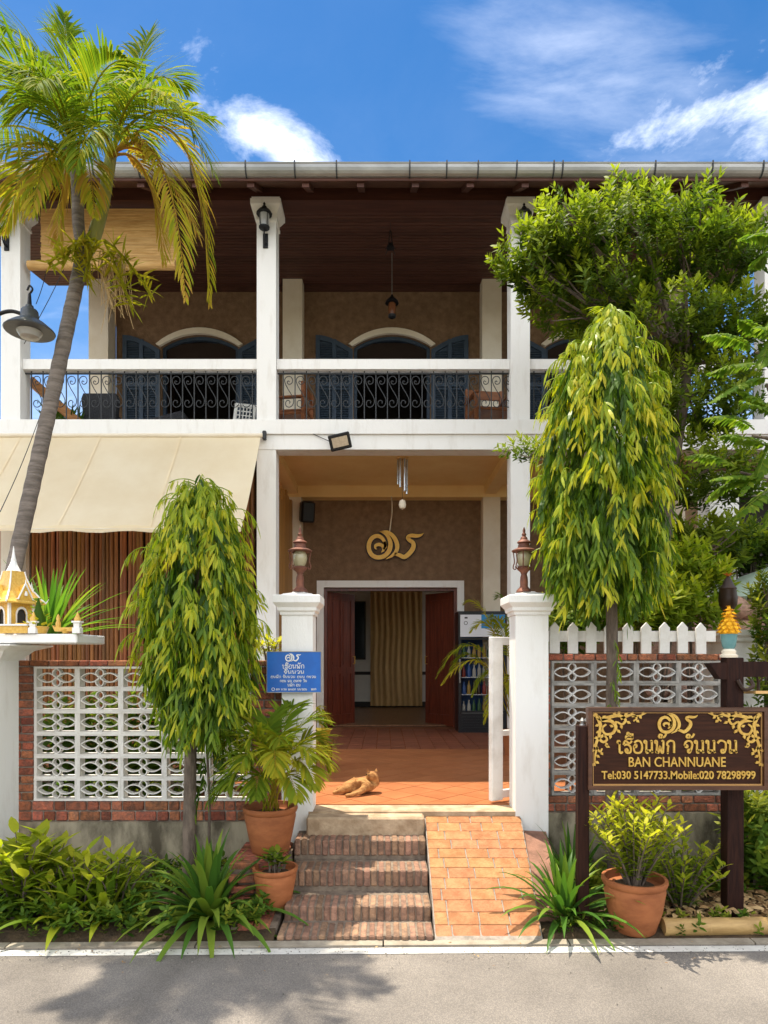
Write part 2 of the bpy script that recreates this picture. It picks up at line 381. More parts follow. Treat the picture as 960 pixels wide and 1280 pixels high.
DRY = mat('dry_leaves', (.3, .18, .08), tint=[(0, (.14, .07, .03)), (.5, (.33, .20, .085)), (1, (.52, .37, .18))], rough=.8)
def leafmat(name, ramp, tr=.44, rough=.55, spec=.12): return mat(name, (.1, .2, .02), tint=ramp, transl=tr, rough=rough, spec=spec)
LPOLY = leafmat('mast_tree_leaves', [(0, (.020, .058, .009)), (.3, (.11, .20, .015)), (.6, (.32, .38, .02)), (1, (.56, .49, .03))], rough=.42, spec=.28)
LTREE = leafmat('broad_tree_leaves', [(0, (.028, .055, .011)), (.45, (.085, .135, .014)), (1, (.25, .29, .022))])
LPALM = leafmat('palm_leaves', [(0, (.05, .11, .012)), (.4, (.14, .20, .016)), (.7, (.34, .30, .022)), (1, (.38, .22, .05))], rough=.75, spec=.05)
LPIN = leafmat('pinnate_leaves', [(0, (.05, .12, .016)), (.5, (.12, .20, .02)), (1, (.24, .29, .03))])
LSTRAP = leafmat('strap_leaves', [(0, (.035, .095, .018)), (.5, (.085, .18, .025)), (1, (.28, .31, .04))], tr=.34, rough=.36)
LBRIGHT = leafmat('bright_shrub_leaves', [(0, (.07, .14, .015)), (.5, (.19, .26, .018)), (1, (.42, .40, .03))])
LCOVER = leafmat('ground_cover_leaves', [(0, (.026, .07, .010)), (.5, (.085, .15, .016)), (1, (.28, .28, .03))])
LAIR = leafmat('spiky_leaves', [(0, (.05, .14, .02)), (.5, (.11, .22, .03)), (1, (.28, .32, .05))])

YF, YB, YG, FL, DECK = 9.2, 11.9, 5.55, .59, 5.09    # column row, house wall, gate line, terrace level, balcony level

# ------------------------------------------------------------------ setting
def struct(o, label=None): o['kind'] = 'structure'; return o
def rl(x): return 4.185+.0145*x                       # the road edge runs a little askew
def asphalt_detail(m):
    nt = m.node_tree; N = nt.nodes.new; L = nt.links.new; p = nt.nodes['Principled BSDF']; src = p.inputs['Base Color'].links[0].from_socket
    tc = N('ShaderNodeTexCoord'); v = N('ShaderNodeTexVoronoi'); v.inputs['Scale'].default_value = 130; L(tc.outputs['Object'], v.inputs[0])
    r = N('ShaderNodeValToRGB'); e = r.color_ramp.elements; e[0].position = .0; e[0].color = (1.25, 1.22, 1.18, 1); e[1].position = .62; e[1].color = (.72, .72, .73, 1); L(v.outputs['Distance'], r.inputs[0])
    n = N('ShaderNodeTexNoise'); n.inputs['Scale'].default_value = .55; n.inputs['Detail'].default_value = 7; n.inputs['Distortion'].default_value = 1.2; L(tc.outputs['Object'], n.inputs[0])
    r2 = N('ShaderNodeValToRGB'); e = r2.color_ramp.elements; e[0].position = .34; e[0].color = (.74, .73, .72, 1); e[1].position = .56; e[1].color = (1.04, 1.03, 1.02, 1); L(n.outputs[0], r2.inputs[0])
    a = N('ShaderNodeMix'); a.data_type = 'RGBA'; a.blend_type = 'MULTIPLY'; a.inputs[0].default_value = 1; L(src, a.inputs[6]); L(r.outputs[0], a.inputs[7])
    b = N('ShaderNodeMix'); b.data_type = 'RGBA'; b.blend_type = 'MULTIPLY'; b.inputs[0].default_value = 1; L(a.outputs[2], b.inputs[6]); L(r2.outputs[0], b.inputs[7])
    L(b.outputs[2], p.inputs['Base Color'])
asphalt_detail(ASPH)
struct(MB().add([(-400, -400, -.02), (400, -400, -.02), (400, 400, -.02), (-400, 400, -.02)], [(0, 1, 2, 3)]).build('ground', GROUND))
def sheet(name, m, d0, d1, z, xa=-60, xb=60):
    n = 60; mb = MB(); xs = [xa+(xb-xa)*i/n for i in range(n+1)]
    vs = [(x, rl(x)+d0, z) for x in xs]+[(x, rl(x)+d1, z) for x in xs]
    mb.add(vs, [(i, i+1, n+2+i, n+1+i) for i in range(n)]); return struct(mb.build(name, m))
sheet('road', ASPH, -7.5, .06, 0)
sheet('bounce_pavement', KERBM, -14, -7.5, .05)  # unseen pale pavement across the road, added to bounce light onto the facade
sheet('road_edge_line', PAINTL, -.045, .038, .004)
k = MB()
for i in range(-24, 24):
    xa, xb = i*1.2, i*1.2+1.19
    k.add([(xa, rl(xa)+.06, 0), (xb, rl(xb)+.06, 0), (xb, rl(xb)+.13, 0), (xa, rl(xa)+.13, 0),
           (xa, rl(xa)+.06, .012), (xb, rl(xb)+.06, .012), (xb, rl(xb)+.13, .014), (xa, rl(xa)+.13, .014)],
          [(4, 5, 6, 7), (0, 1, 5, 4), (1, 2, 6, 5), (3, 0, 4, 7), (2, 3, 7, 6)])
struct(k.build('kerb_strip', KERBM))
def bed(name, x0, x1):
    mb = MB(); nx, ny = 40, 14; r = random.Random(3); y1 = YG+.3
    vs = [(x0+(x1-x0)*i/nx, rl(x0+(x1-x0)*i/nx)+.13+(y1-4.3)*j/ny, (.0 if j == 0 else .03+.02*r.random()+.02*j/ny)) for j in range(ny+1) for i in range(nx+1)]
    mb.add(vs, [(j*(nx+1)+i, j*(nx+1)+i+1, (j+1)*(nx+1)+i+1, (j+1)*(nx+1)+i) for j in range(ny) for i in range(nx)])
    return struct(mb.build(name, SOIL, smooth=True))
bed('garden_bed', -9, -.72); bed('garden_bed', 1.05, 9)
# terrace: slab, diagonal tiles, square tiles
terr = struct(MB().box(-1.75, 2.05, 5.70, 9.0, .0, FL-.012).build('terrace', GROUT))
MB().box(-9, 9, 9.0, 30, .0, FL-.0125).build('terrace_slab', GROUT, terr)
struct(MB().box(-9, -1.755, 5.72, 8.98, -.01, .35).build('back_garden_soil', SOIL)); struct(MB().box(2.055, 9, 5.72, 8.98, -.01, .35).build('back_garden_soil', SOIL))
MB().box(-.62, 1.2, 5.45, 5.69, .05, FL-.004).build('threshold_slab', CONCL, terr)
import bmesh
def clip_poly(poly, x0, x1, y0, y1):
    def cut(p, f, inter):
        o = []
        for i in range(len(p)):
            a, b = p[i], p[(i+1) % len(p)]
            if f(a): o.append(a)
            if f(a) != f(b): o.append(inter(a, b))
        return o
    ix = lambda v: (lambda a, b: (v, a[1]+(b[1]-a[1])*(v-a[0])/(b[0]-a[0])))
    iy = lambda v: (lambda a, b: (a[0]+(b[0]-a[0])*(v-a[1])/(b[1]-a[1]), v))
    for f, it in ((lambda a: a[0] >= x0, ix(x0)), (lambda a: a[0] <= x1, ix(x1)), (lambda a: a[1] >= y0, iy(y0)), (lambda a: a[1] <= y1, iy(y1))):
        if poly: poly = cut(poly, f, it)
    return poly
def floor_tile(poly, z, m, parent):
    n = len(poly); cx = sum(p[0] for p in poly)/n; cy = sum(p[1] for p in poly)/n
    vs = [(x-cx, y-cy, 0) for x, y in poly]+[((x-cx)*.985, (y-cy)*.985, z) for x, y in poly]
    me = MB().add(vs, [tuple(range(n, 2*n))]+[(i, (i+1) % n, (i+1) % n+n, i+n) for i in range(n)]).mesh('floor_tile', m)
    link('floor_tile', me, parent, loc=(cx, cy, FL-.012))
s_ = .285; hd = s_/math.sqrt(2)
for i in range(-22, 24):
    for j in range(-2, 34):
        cx, cy = .10+i*hd, 5.70+j*hd
        if (i+j) % 2: continue
        p = clip_poly([(cx-hd+.0028, cy), (cx, cy-hd+.0028), (cx+hd-.0028, cy), (cx, cy+hd-.0028)], -1.55, 1.95, 5.705, YF-.05)
        if len(p) >= 3:
            a = abs(sum(p[q][0]*p[(q+1) % len(p)][1]-p[(q+1) % len(p)][0]*p[q][1] for q in range(len(p))))/2
            if a > .004: floor_tile(p, .012+.001*rnd.random(), TILE, terr)
xs = []; x = -.72
for i in range(20):
    w = .205 if -.73 < x < 1.28 else .33
    for j in range(11 if w < .3 else 7):
        d = .24 if w < .3 else .375
        y = YF-.04+j*d
        if y < YB-.15: floor_tile([(x+.006, y+.006), (x+w-.006, y+.006), (x+w-.006, min(y+d, YB)-.006), (x+.006, min(y+d, YB)-.006)], .012, TILED, terr)
    x += w
    if x > 2.1: break

# ------------------------------------------------------------------ steps and ramp
SY = [4.31, 4.57, 4.87, 5.14, 5.45]; SZ = [.045, .14, .29, .435, .58]; SXL = [-.70, -.69, -.685, -.70]; SXR = .325
steps = wthing('entrance_steps', 'worn brick entrance steps climbing from the road to the terrace', 'steps', (-.2, 4.31, 0))
for k in range(4):
    x0, y0, z1 = SXL[k], SY[k], SZ[k]; zb = -.02
    MB().box(x0+.006, SXR-.003, y0+.012, SY[k+1]+.03, zb, z1-.006).build('step_core', MORTARD, steps)
    n = 19; w = (SXR-x0)/n; tread = SY[k+1]-y0
    hb = min(.118, z1-.02)
    for i in range(n):
        dz = rnd.uniform(-.004, .003); dy = rnd.uniform(-.004, .004)
        me = MB().cbox(0, 0, 0, w-.007-rnd.random()*.004, min(tread-.03, .225), hb if hb > .03 else .035, bev=.008).mesh('brick', BRICKP)
        link('brick', me, steps, loc=(x0+(i+.5)*w, y0+min(tread-.03, .225)/2+dy, z1-max(hb, .035)/2+dz), rot=(0, rnd.uniform(-.02, .02), rnd.uniform(-.02, .02)))
MB().cbox(-.148, 5.29+.16, .29, .945, .30, .565, bev=.014).build('top_step', CONCL, steps)
ramp = wthing('paver_ramp', 'sloping ramp of orange pavers beside the brick steps', 'ramp', (.7, 4.32, 0))
RL0, RL1 = 4.33, 5.47
def rz(y): return .02+(FL-.03-.02)*((y-RL0)/(RL1-RL0))**.92
def rxr(y): return 1.035+.09*(y-RL0)/(RL1-RL0)
mb = MB(); n = 14
ys = [RL0-.03+(RL1+.03-RL0)*i/n for i in range(n+1)]
vs = []
for y in ys: 
    z = rz(max(y, RL0))-.012; vs += [(.333, y, -.02), (rxr(y)+.0, y, -.02), (rxr(y)+.0, y, z), (.333, y, z)]
mb.add(vs, [(i*4+j, i*4+(j+1) % 4, i*4+4+(j+1) % 4, i*4+4+j) for i in range(n) for j in range(4)]+[(3, 2, 1, 0), (n*4, n*4+1, n*4+2, n*4+3)])
mb.build('ramp_bed', MORTAR, ramp)
rows = 12; 
for r_ in range(rows):
    ya = RL0+(RL1-RL0)*r_/rows+.004; yb = RL0+(RL1-RL0)*(r_+1)/rows-.004
    x = .337+rnd.choice((0, .0)); first = True; off = rnd.uniform(.06, .19)
    while x < rxr(ya)-.02:
        w = off if first else rnd.uniform(.165, .215); first = False
        xe = min(x+w, rxr((ya+yb)/2)-.003)
        if rxr(ya)-xe < .05: xe = rxr((ya+yb)/2)-.003
        h = .016; za, zb_ = rz(ya)-.006+rnd.uniform(-.001, .001), rz(yb)-.006+rnd.uniform(-.001, .001)
        cx, cy = (x+xe)/2, (ya+yb)/2; b = .005
        vs = [(x+.004, ya, za-h), (xe-.004, ya, za-h), (xe-.004, yb, zb_-h), (x+.004, yb, zb_-h),
              (x+.004, ya, za), (xe-.004, ya, za), (xe-.004, yb, zb_), (x+.004, yb, zb_),
              (x+.004+b, ya+b, za+.004), (xe-.004-b, ya+b, za+.004), (xe-.004-b, yb-b, zb_+.004), (x+.004+b, yb-b, zb_+.004)]
        vs = [(a-cx, c-cy, d) for a, c, d in vs]
        fs = [(8, 9, 10, 11)]+[(i, (i+1) % 4, (i+1) % 4+4, i+4) for i in range(4)]+[(i+4, (i+1) % 4+4, (i+1) % 4+8, i+8) for i in range(4)]
        link('paver', MB().add(vs, fs).mesh('paver', PAVER), ramp, loc=(cx, cy, 0)); x = xe+.002
# sloping cheek block under the right gate pillar
mb = MB(); vs = []
for y, z in ((4.55, .10), (4.95, .30), (5.42, .44)): vs += [(rxr(y)+.006, y, -.02), (rxr(y)+.20, y, -.02), (rxr(y)+.20, y, z-.01), (rxr(y)+.006, y, z)]
mb.add(vs, [(i*4+j, i*4+(j+1) % 4, i*4+4+(j+1) % 4, i*4+4+j) for i in range(2) for j in range(4)]+[(3, 2, 1, 0), (8, 9, 10, 11)])
mb.build('cheek_block', mat('reddish_render', (.27, .14, .095), (.18, .095, .065), scale=8, rough=.9, bump=.3), ramp)
# brick ledge the pots stand on, left of the steps
ledge = wthing('brick_ledge', 'stepped red brick ledge left of the entrance steps under the pots', 'ledge', (-.95, 4.9, 0))
MB().box(-1.12, -.715, 4.78, 5.40, 0, .345).build('ledge_body', MORTARD, ledge)
MB().box(-1.02, -.715, 4.42, 4.77, 0, .055).build('ledge_foot', MORTARD, ledge)
bm_ = MB().cbox(0, 0, 0, .185, .085, .05, bev=.007).mesh('brick', BRICK)
for kx in range(2):
    for ky in range(6):
        link('brick', bm_, ledge, loc=(-1.02+kx*.195, 4.82+ky*.095, .345), rot=(0, 0, rnd.uniform(-.03, .03)))
    for ky in range(4):
        link('brick', bm_, ledge, loc=(-.925+kx*.11, 4.455+ky*.088, .055), rot=(0, 0, rnd.uniform(-.03, .03)), scale=(.55, 1, 1))
for kx in range(2):
    for kz in range(4): link('brick', bm_, ledge, loc=(-1.02+kx*.195, 4.775, .04+kz*.075), rot=(0, 0, rnd.uniform(-.02, .02)))

# ------------------------------------------------------------------ garden walls of breeze blocks
def flower_mesh():
    mb = MB(); th = .018; d0, d1 = -.03, .03
    W, H = .5, .5
    def lens(cx, cz, a, b, vert):
        pts = [(-a+2*a*i/14, b*(1-(-1+2*i/14)**2)**(.78 if vert else .95)) for i in range(15)]
        for sgn in (1, -1):
            pp = [((x if not vert else sgn*z)+cx, (sgn*z if not vert else x)+cz) for x, z in pts]
            yield pp
    return lens
LENS = flower_mesh()
def block_meshes(bw, bh, m):
    fr = MB(); t = .022; d0, d1 = 0, .10
    fr.box(-bw/2, bw/2, d0, d1, bh/2-t*.8, bh/2); fr.box(-bw/2, bw/2, d0, d1, -bh/2, -bh/2+t*.8)
    fr.box(-bw/2, -bw/2+t, d0+.002, d1-.002, -bh/2+t*.8, bh/2-t*.8); fr.box(bw/2-t, bw/2, d0+.002, d1-.002, -bh/2+t*.8, bh/2-t*.8)
    fl = MB(); iw = (bw-2*t)/2; ih = (bh-1.6*t)/2; w = .0095
    for sx in (-1, 1):
        for pp in LENS(sx*iw*.50, 0, iw*.495, ih*.50, False): fl.ribbon(pp, w, .012, .07)
    for sz in (-1, 1):
        for pp in LENS(0, sz*ih*.50, ih*.49, iw*.20, True): fl.ribbon(pp, w, .014, .068)
    return fr.mesh('breeze_block', m), fl.mesh('flower_tracery', FLOWERG if m is BLOCKG else m)
def brick_run(parent, x0, x1, zc, h, yf, depth, ml=.2, head=.5, proud=.008):
    x = x0; 
    while x < x1-.03:
        w = ml if rnd.random() > head else ml*.52
        w = min(w*rnd.uniform(.92, 1.06), x1-x)
        if x1-x-w < .05: w = x1-x
        me = MB().cbox(0, 0, 0, w-.012, depth, h-.012, bev=.006).mesh('brick', BRICK)
        link('brick', me, parent, loc=(x+w/2, yf+depth/2-proud*rnd.random(), zc), rot=(0, rnd.uniform(-.012, .012), rnd.uniform(-.02, .02))); x += w
def garden_wall(label, x0, x1, px0, cols, bw, pz0, bh, ztop, plz, m, loc):
    w = wthing('breeze_block_wall', label, 'garden wall', loc)
    px1 = px0+cols*bw; pz1 = pz0+6*bh; y = YG
    # mortar backing, set back behind the brick faces
    g = MB(); g.box(x0, px0-.003, y+.012, y+.11, plz, pz1); g.box(px1+.003, x1, y+.012, y+.11, plz, pz1)
    g.box(px0-.002, px1+.002, y+.013, y+.111, plz, pz0-.002); g.box(x0, x1, y+.014, y+.112, pz1+.002, ztop-.008)
    g.build('mortar', MORTAR, w)
    MB().box(x0-.01, x1, y-.035, y+.15, -.02, plz-.001).build('plinth', CONC, w)
    nb = int(round((pz0-plz)/.078)); hb = (pz0-plz)/nb
    for i in range(nb): brick_run(w, x0, x1, plz+hb*(i+.5), hb, y, .10, ml=.19, head=.55)
    nc = int(round((pz1-pz0)/.070)); hc = (pz1-pz0)/nc
    for i in range(nc):
        if px0-x0 > .04: brick_run(w, x0, px0-.004, pz0+hc*(i+.5), hc, y, .10, ml=.20, head=.4)
        if x1-px1 > .04: brick_run(w, px1+.004, x1, pz0+hc*(i+.5), hc, y, .10, ml=.20, head=.4)
    brick_run(w, x0, x1, (pz1+ztop)/2, ztop-pz1, y-.006, .13, ml=.17, head=.3)
    fm, tm = block_meshes(bw, bh, m)
    for r in range(6):
        for c in range(cols):
            q = (px0+(c+.5)*bw, y-.004+rnd.uniform(-.003, .003), pz0+(r+.5)*bh)
            b = link('breeze_block', fm, w, loc=q); link('flower_tracery', tm, b)
    return w
garden_wall('garden wall of white flower breeze blocks edged in red brick, left of the gate', -3.14, -.835, -2.925, 5, .3625, .653, .187, 1.832, .482, BLOCKW, (-2, YG, 0))
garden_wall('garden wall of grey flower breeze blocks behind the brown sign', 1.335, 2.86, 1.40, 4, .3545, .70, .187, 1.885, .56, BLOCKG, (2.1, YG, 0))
# picket fence on the right wall
pf = wthing('picket_fence', 'white picket fence standing on top of the right garden wall', 'fence', (2.1, YG+.06, 1.88))
pk = MB().prism([(-.042, 0), (.042, 0), (.042, .215), (0, .262), (-.042, .215)], 0, .022).mesh('picket', WHITEOLD)
for i in range(9): link('picket', pk, pf, loc=(1.435+i*.154, YG+.03, 1.885+rnd.uniform(-.004, .004)), rot=(0, rnd.uniform(-.012, .012), 0))
for z in (2.03,): MB().box(1.34, 2.80, YG+.054, YG+.08, z-.045, z+.045).build('rail', WHITEOLD, pf)

# ------------------------------------------------------------------ gate pillars, lamps, gate
def gate_pillar(x, w, zb, label):
    t = thing('gate_pillar', label, 'pillar', (x, YG+.03, 0), 0, 'white gate pillars'); h = w/2
    MB().lathe([(h, zb), (h, 2.20)], sq=True).build('shaft', WHITE, t)
    MB().lathe([(h+.012, 2.201), (h+.016, 2.225), (h+.03, 2.235), (h+.034, 2.262), (h+.066, 2.300), (h+.066, 2.356), (h+.062, 2.362)], sq=True).build('capital', WHITE, t)
    MB().lathe([(h+.01, 2.363), (h-.01, 2.378), (.055, 2.392), (.045, 2.402)], sq=True).build('plinth_block', WHITEOLD, t)
    return t
gate_pillar(X(374, 5.58), .255, -.02, 'white square gate pillar carrying the blue sign, left of the steps')
gate_pillar(X(660.5, 5.58), .27, -.02, 'white square gate pillar at the top right of the ramp')
def pillar_lamp(loc, label):
    t = thing('pillar_lamp', label, 'lamp', loc, 0, 'rusty urn lamps on the gate pillars')
    MB().lathe([(.075, 0), (.066, .02), (.045, .04), (.036, .055), (.037, .10), (.034, .14), (.026, .165), (.034, .185), (.062, .21), (.066, .225), (.05, .24)], 18).build('stem', COPPER, t, smooth=True)
    MB().lathe([(.045, .242), (.058, .27), (.068, .31), (.064, .35), (.05, .378)], 18).build('globe', GLASSY, t, smooth=True)
    MB().lathe([(.112, .378), (.115, .388), (.095, .398), (.06, .412), (.05, .45), (.066, .462), (.06, .472), (.035, .488), (.03, .51), (.016, .522), (.022, .54), (.012, .555), (.014, .575), (.004, .605)], 18).build('cap', COPPER, t, smooth=True)
    for a in (PI*.02, PI*.75, PI*1.25, PI*1.75-.3 if 0 else PI*1.02):
        c, s = math.cos(a), math.sin(a)
        p = [(.10, .385), (.092, .33), (.088, .28), (.098, .25), (.098, .225), (.082, .215), (.072, .228), (.082, .242)]
        MB().tube(smooth_path([(r*c, r*s, z) for r, z in p], 4), .0055, 6).build('scroll_arm', COPPER, t)
    return t
l0 = pillar_lamp((X(375, 5.58), 5.58, 2.40), 'rusty lamp with frosted globe on the pillar with the blue sign')
l0.scale = (.9, .9, .9); dup(l0, (X(655, 5.58), 5.58, 2.40), .5, 'rusty lamp with frosted globe on the pillar beside the ramp')
ga = wthing('wooden_gate', 'narrow white wooden gate leaf standing open beside the ramp pillar', 'gate', (1.0, 5.78, FL))
gm = MB().cbox(0, 0, 0, .128, .05, 1.42, bev=.006).mesh('stile', WHITEOLD)
for q in ((.972, 5.77), (1.42, 6.05)): link('stile', gm, ga, loc=(q[0], q[1], FL+.73), rot=(0, 0, .56))
for z, h in ((1.995, .07), (1.19, .05), (.66, .07)):
    M = Matrix.Translation((1.196, 5.91, z)) @ Matrix.Rotation(.56, 4, 'Z')
    MB().cbox(0, 0, 0, .46, .034, h, bev=.004, M=M).build('rail', WHITEOLD, ga)

# ------------------------------------------------------------------ the house
house = wthing('guesthouse', 'two storey colonial guesthouse with white columns, balcony and brown walls', 'house', (.12, YF, FL))
COLX = [-5.10, -1.607, 1.862, 5.33]
WX0, WX1 = -4.80, 5.05
def col_part(x, y, z0, z1, w, m, cap=True, base=False):
    h = w/2; mb = MB()
    pr = [(h, z0), (h, z1-.30)] if cap else [(h, z0), (h, z1)]
    if cap: pr += [(h+.015, z1-.295), (h+.015, z1-.255), (h+.004, z1-.25), (h+.012, z1-.20), (h+.035, z1-.165), (h+.06, z1-.12), (h+.075, z1-.10), (h+.075, z1-.03), (h+.06, z1-.022), (h+.06, z1)]
    o = mb.lathe(pr, c=(x, y, 0), sq=True).build('column', m, house); return o
for x in COLX:
    col_part(x, YF, DECK+.001, 8.105, .262, WHITE)
    col_part(x, YF, FL-.01, 4.688, .262, WHITE, cap=False)
for x in (-4.99, -1.60, 1.885, 5.12):
    col_part(x, YB-.13, DECK+.001, 8.5, .34, CREAMC, cap=False)
    col_part(x, YB-.13, FL-.01, 4.66, .30, CREAMC, cap=False)
# balcony slab, fascia, beams
MB().box(-5.36, 5.60, YF-.17, YB-.001, 4.895, DECK).build('balcony_slab', WHITE, house)
MB().box(-5.34, 5.58, YF-.14, YF+.14, 4.69, 4.893).build('balcony_beam', WHITE, house)
MB().box(-5.2, 5.4, YF+.142, YB-.27, 4.865, 4.893).build('porch_ceiling', CREAM, house)
MB().box(-4.9, 5.2, YB-.26, YB-.002, 4.665, 4.89).build('porch_beam', CREAM, house)
for x in COLX[1:3]: MB().box(x-.1, x+.1, YF+.143, YB-.262, 4.72, 4.863).build('cross_beam', CREAM, house)
# ground floor wall with the door opening
DX0, DX1, DZ = X(405, YB), X(571, YB), 3.10
MB().box(WX0, DX0, YB, YB+.25, FL-.02, 4.92).build('wall', STUCCO, house)
MB().box(WX1+.001, 6.3, YB+.03, YB+.25, FL-.02, 4.88).build('wall', STUCCO, house)
MB().box(DX1, WX1, YB+.001, YB+.251, FL-.02, 4.92).build('wall', STUCCO, house)
MB().box(DX0, DX1, YB+.002, YB+.252, DZ, 4.92).build('wall', STUCCO, house)
fo = MB()
for q, (w, d) in enumerate(((.125, .05), (.085, .065), (.04, .08))):
    x0, x1, z1 = DX0-w, DX1+w, DZ+w
    i0, i1, iz = (DX0-.002, DX1+.002, DZ+.002) if q == 2 else (DX0-(.085, .04)[q], DX1+(.085, .04)[q], DZ+(.085, .04)[q])
    fo.prism([(x0, FL-.01), (i0, FL-.01), (i0, iz), (i1, iz), (i1, FL-.01), (x1, FL-.01), (x1, z1), (x0, z1)], YB-d, YB-.001)
fo.build('door_frame', WHITE, house); 
inn = MB().prism([(DX0, FL), (DX0+.05, FL), (DX0+.05, DZ-.05), (DX1-.05, DZ-.05), (DX1-.05, FL), (DX1, FL), (DX1, DZ), (DX0, DZ)], YB+.02, YB+.14).build('door_lining', REDWOOD, house)
def door_leaf(hx, sgn):
    W, H = .73, DZ-.07-FL
    M = Matrix.Translation((hx, YB+.10, FL+.012)) @ Matrix.Rotation(sgn*math.radians(50), 4, 'Z')
    mb = MB(); sx = sgn
    def bx(x0, x1, y0, y1, z0, z1): mb.box(min(sx*x0, sx*x1), max(sx*x0, sx*x1), y0, y1, z0, z1, M)
    bx(0, .10, 0, .045, 0, H); bx(W-.10, W, 0, .045, 0, H)
    for z0, z1 in ((0, .2), (.95, 1.07), (H-.13, H)): bx(.1, W-.1, .001, .044, z0, z1)
    o = mb.build('door_leaf', REDWOOD, house)
    for z0, z1 in ((.2, .95), (1.07, H-.13)):
        for a, b in ((.1, W/2-.02), (W/2+.02, W-.1)):
            p = MB(); p.box(min(sx*a, sx*b), max(sx*a, sx*b), .014, .031, z0, z1, M); 
            ia, ib = a+.04, b-.04; p.box(min(sx*ia, sx*ib), max(sx*ia, sx*ib), .006, .039, z0+.05, z1-.05, M); p.build('door_panel', REDWOOD, o)
    m_ = MB(); m_.box(min(sx*(W/2-.02), sx*(W/2+.02)), max(sx*(W/2-.02), sx*(W/2+.02)), .002, .043, .2, .95, M)
    m_.box(min(sx*(W/2-.02), sx*(W/2+.02)), max(sx*(W/2-.02), sx*(W/2+.02)), .002, .043, 1.07, H-.13, M); m_.build('mullion', REDWOOD, o)
    hm = MB(); hm.tube([M @ Vector((sx*(W-.05), -.004, 1.13)), M @ Vector((sx*(W-.05), -.05, 1.13)), M @ Vector((sx*(W-.05), -.05, 1.27)), M @ Vector((sx*(W-.05), -.004, 1.27))], .009, 8)
    hm.build('handle', GOLD, o)
door_leaf(DX0+.052, 1); door_leaf(DX1-.052, -1)
# the room behind the door
MB().box(-2.6, 2.6, YB+.252, 16.6, FL, FL+.03).build('room_floor', ROOMF, house)
rw = MB(); rw.box(-2.6, 2.6, 16.6, 16.75, FL, 4.9); rw.box(-2.75, -2.601, YB+.253, 16.7, FL, 4.9); rw.box(2.601, 2.75, YB+.253, 13.4, FL, 4.9); rw.box(2.601, 2.75, 15.9, 16.7, FL, 4.9); rw.box(2.601, 2.75, 13.4, 15.9, FL, 1.5); rw.box(2.601, 2.75, 13.4, 15.9, 3.7, 4.9)  # opening in the unseen right wall added to light the hall
rw.build('room_wall', ROOMW, house); MB().box(-2.6, 2.6, 16.575, 16.598, 1.42, 1.50).build('dado_rail', DARK, house)
MB().box(-2.6, 2.6, 16.57, 16.597, FL+.031, FL+.16).build('skirting', DARK, house)
wf = MB().box(X(437, 16.5), X(457, 16.5), 16.53, 16.596, 1.8, 3.25).build('room_window', DARK, house)
MB().box(X(439, 16.5), X(455, 16.5), 16.52, 16.529, 1.84, 3.21).build('pane', mat('dark_window_glass', (.02, .03, .035), rough=.1), wf)
# upper floor wall with three arched openings
OPX, OHW, ZS, ZPK = [-3.30, .143, 3.58], .685, 7.42, 7.63
def arch(cx, hw, zs, zp, n=14):
    h = zp-zs; R = (hw*hw+h*h)/(2*h); return [(cx+hw*(-1+2*i/n), zs-(R-h)+math.sqrt(max(0, R*R-(hw*(-1+2*i/n))**2))) for i in range(n+1)]
xs = [WX0]+[v for c in OPX for v in (c-OHW, c+OHW)]+[WX1]
for i in range(0, len(xs), 2): MB().box(xs[i], xs[i+1], YB, YB+.25, DECK, 8.62).build('wall', STUCCO, house)
for c in OPX:
    a = arch(c, OHW, ZS, ZPK)
    MB().prism(a+[(c+OHW, 8.62), (c-OHW, 8.62)], YB+.001, YB+.249).build('wall', STUCCO, house)
    MB().prism(arch(c, OHW+.09, ZS+.03, ZPK+.11)+arch(c, OHW+.02, ZS-.01, ZPK+.005)[::-1], YB-.06, YB-.001).build('arch_band', CREAMC, house)
    fr = MB(); ib = arch(c, OHW-.055, ZS-.02, ZPK-.06)
    fr.prism([(c-OHW+.002, DECK), (c-OHW+.055, DECK)]+ib+[(c+OHW-.055, DECK), (c+OHW-.002, DECK), (c+OHW-.002, ZS)]+[(x*.998+c*.002, z-.002) for x, z in a[::-1][1:-1]]+[(c-OHW+.002, ZS)], YB+.06, YB+.14)
    o = fr.build('window_frame', BLUEPAINT, house)
    MB().box(c-OHW+.056, c+OHW-.056, YB+.07, YB+.13, 7.12, 7.19).build('transom', BLUEPAINT, o)
    MB().box(c-OHW+.056, c+OHW-.056, YB+.105, YB+.111, 7.19, ZPK-.10).build('pane', mat('dim_glass', (.03, .022, .018), rough=.08, spec=.6), o)
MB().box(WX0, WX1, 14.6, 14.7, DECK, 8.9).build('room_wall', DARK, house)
sw = MB(); sw.box(WX0, WX0+.2, YB+.251, 17, FL, 9.1); sw.box(WX1-.2, WX1, YB+.251, 13.0, FL, 9.1); sw.box(WX1-.2, WX1, 16.3, 17, FL, 9.1); sw.box(WX1-.2, WX1, 13.0, 16.3, FL, 1.3); sw.box(WX1-.2, WX1, 13.0, 16.3, 4.2, 9.1); sw.box(WX0, WX1, 16.9, 17.1, FL, 9.1); sw.build('side_wall', STUCCO, house)  # matching unseen opening in the outer wall, added for the hall's light
for a, b in ((WX0+.2, -.57-1.0), (-.57-.95, 1.9), (1.95, WX1-.2)): pass
MB().box(WX0+.2, WX1-.2, YB+.252, 16.9, DECK-.15, DECK).build('room_floor', ROOMF, house)
MB().box(WX0+.2, WX1-.2, YB+.252, 16.9, 4.9, 4.93).build('room_ceiling', ROOMW, house)
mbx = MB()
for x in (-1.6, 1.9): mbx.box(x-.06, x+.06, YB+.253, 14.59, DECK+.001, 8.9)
mbx.build('partition', DARK, house)
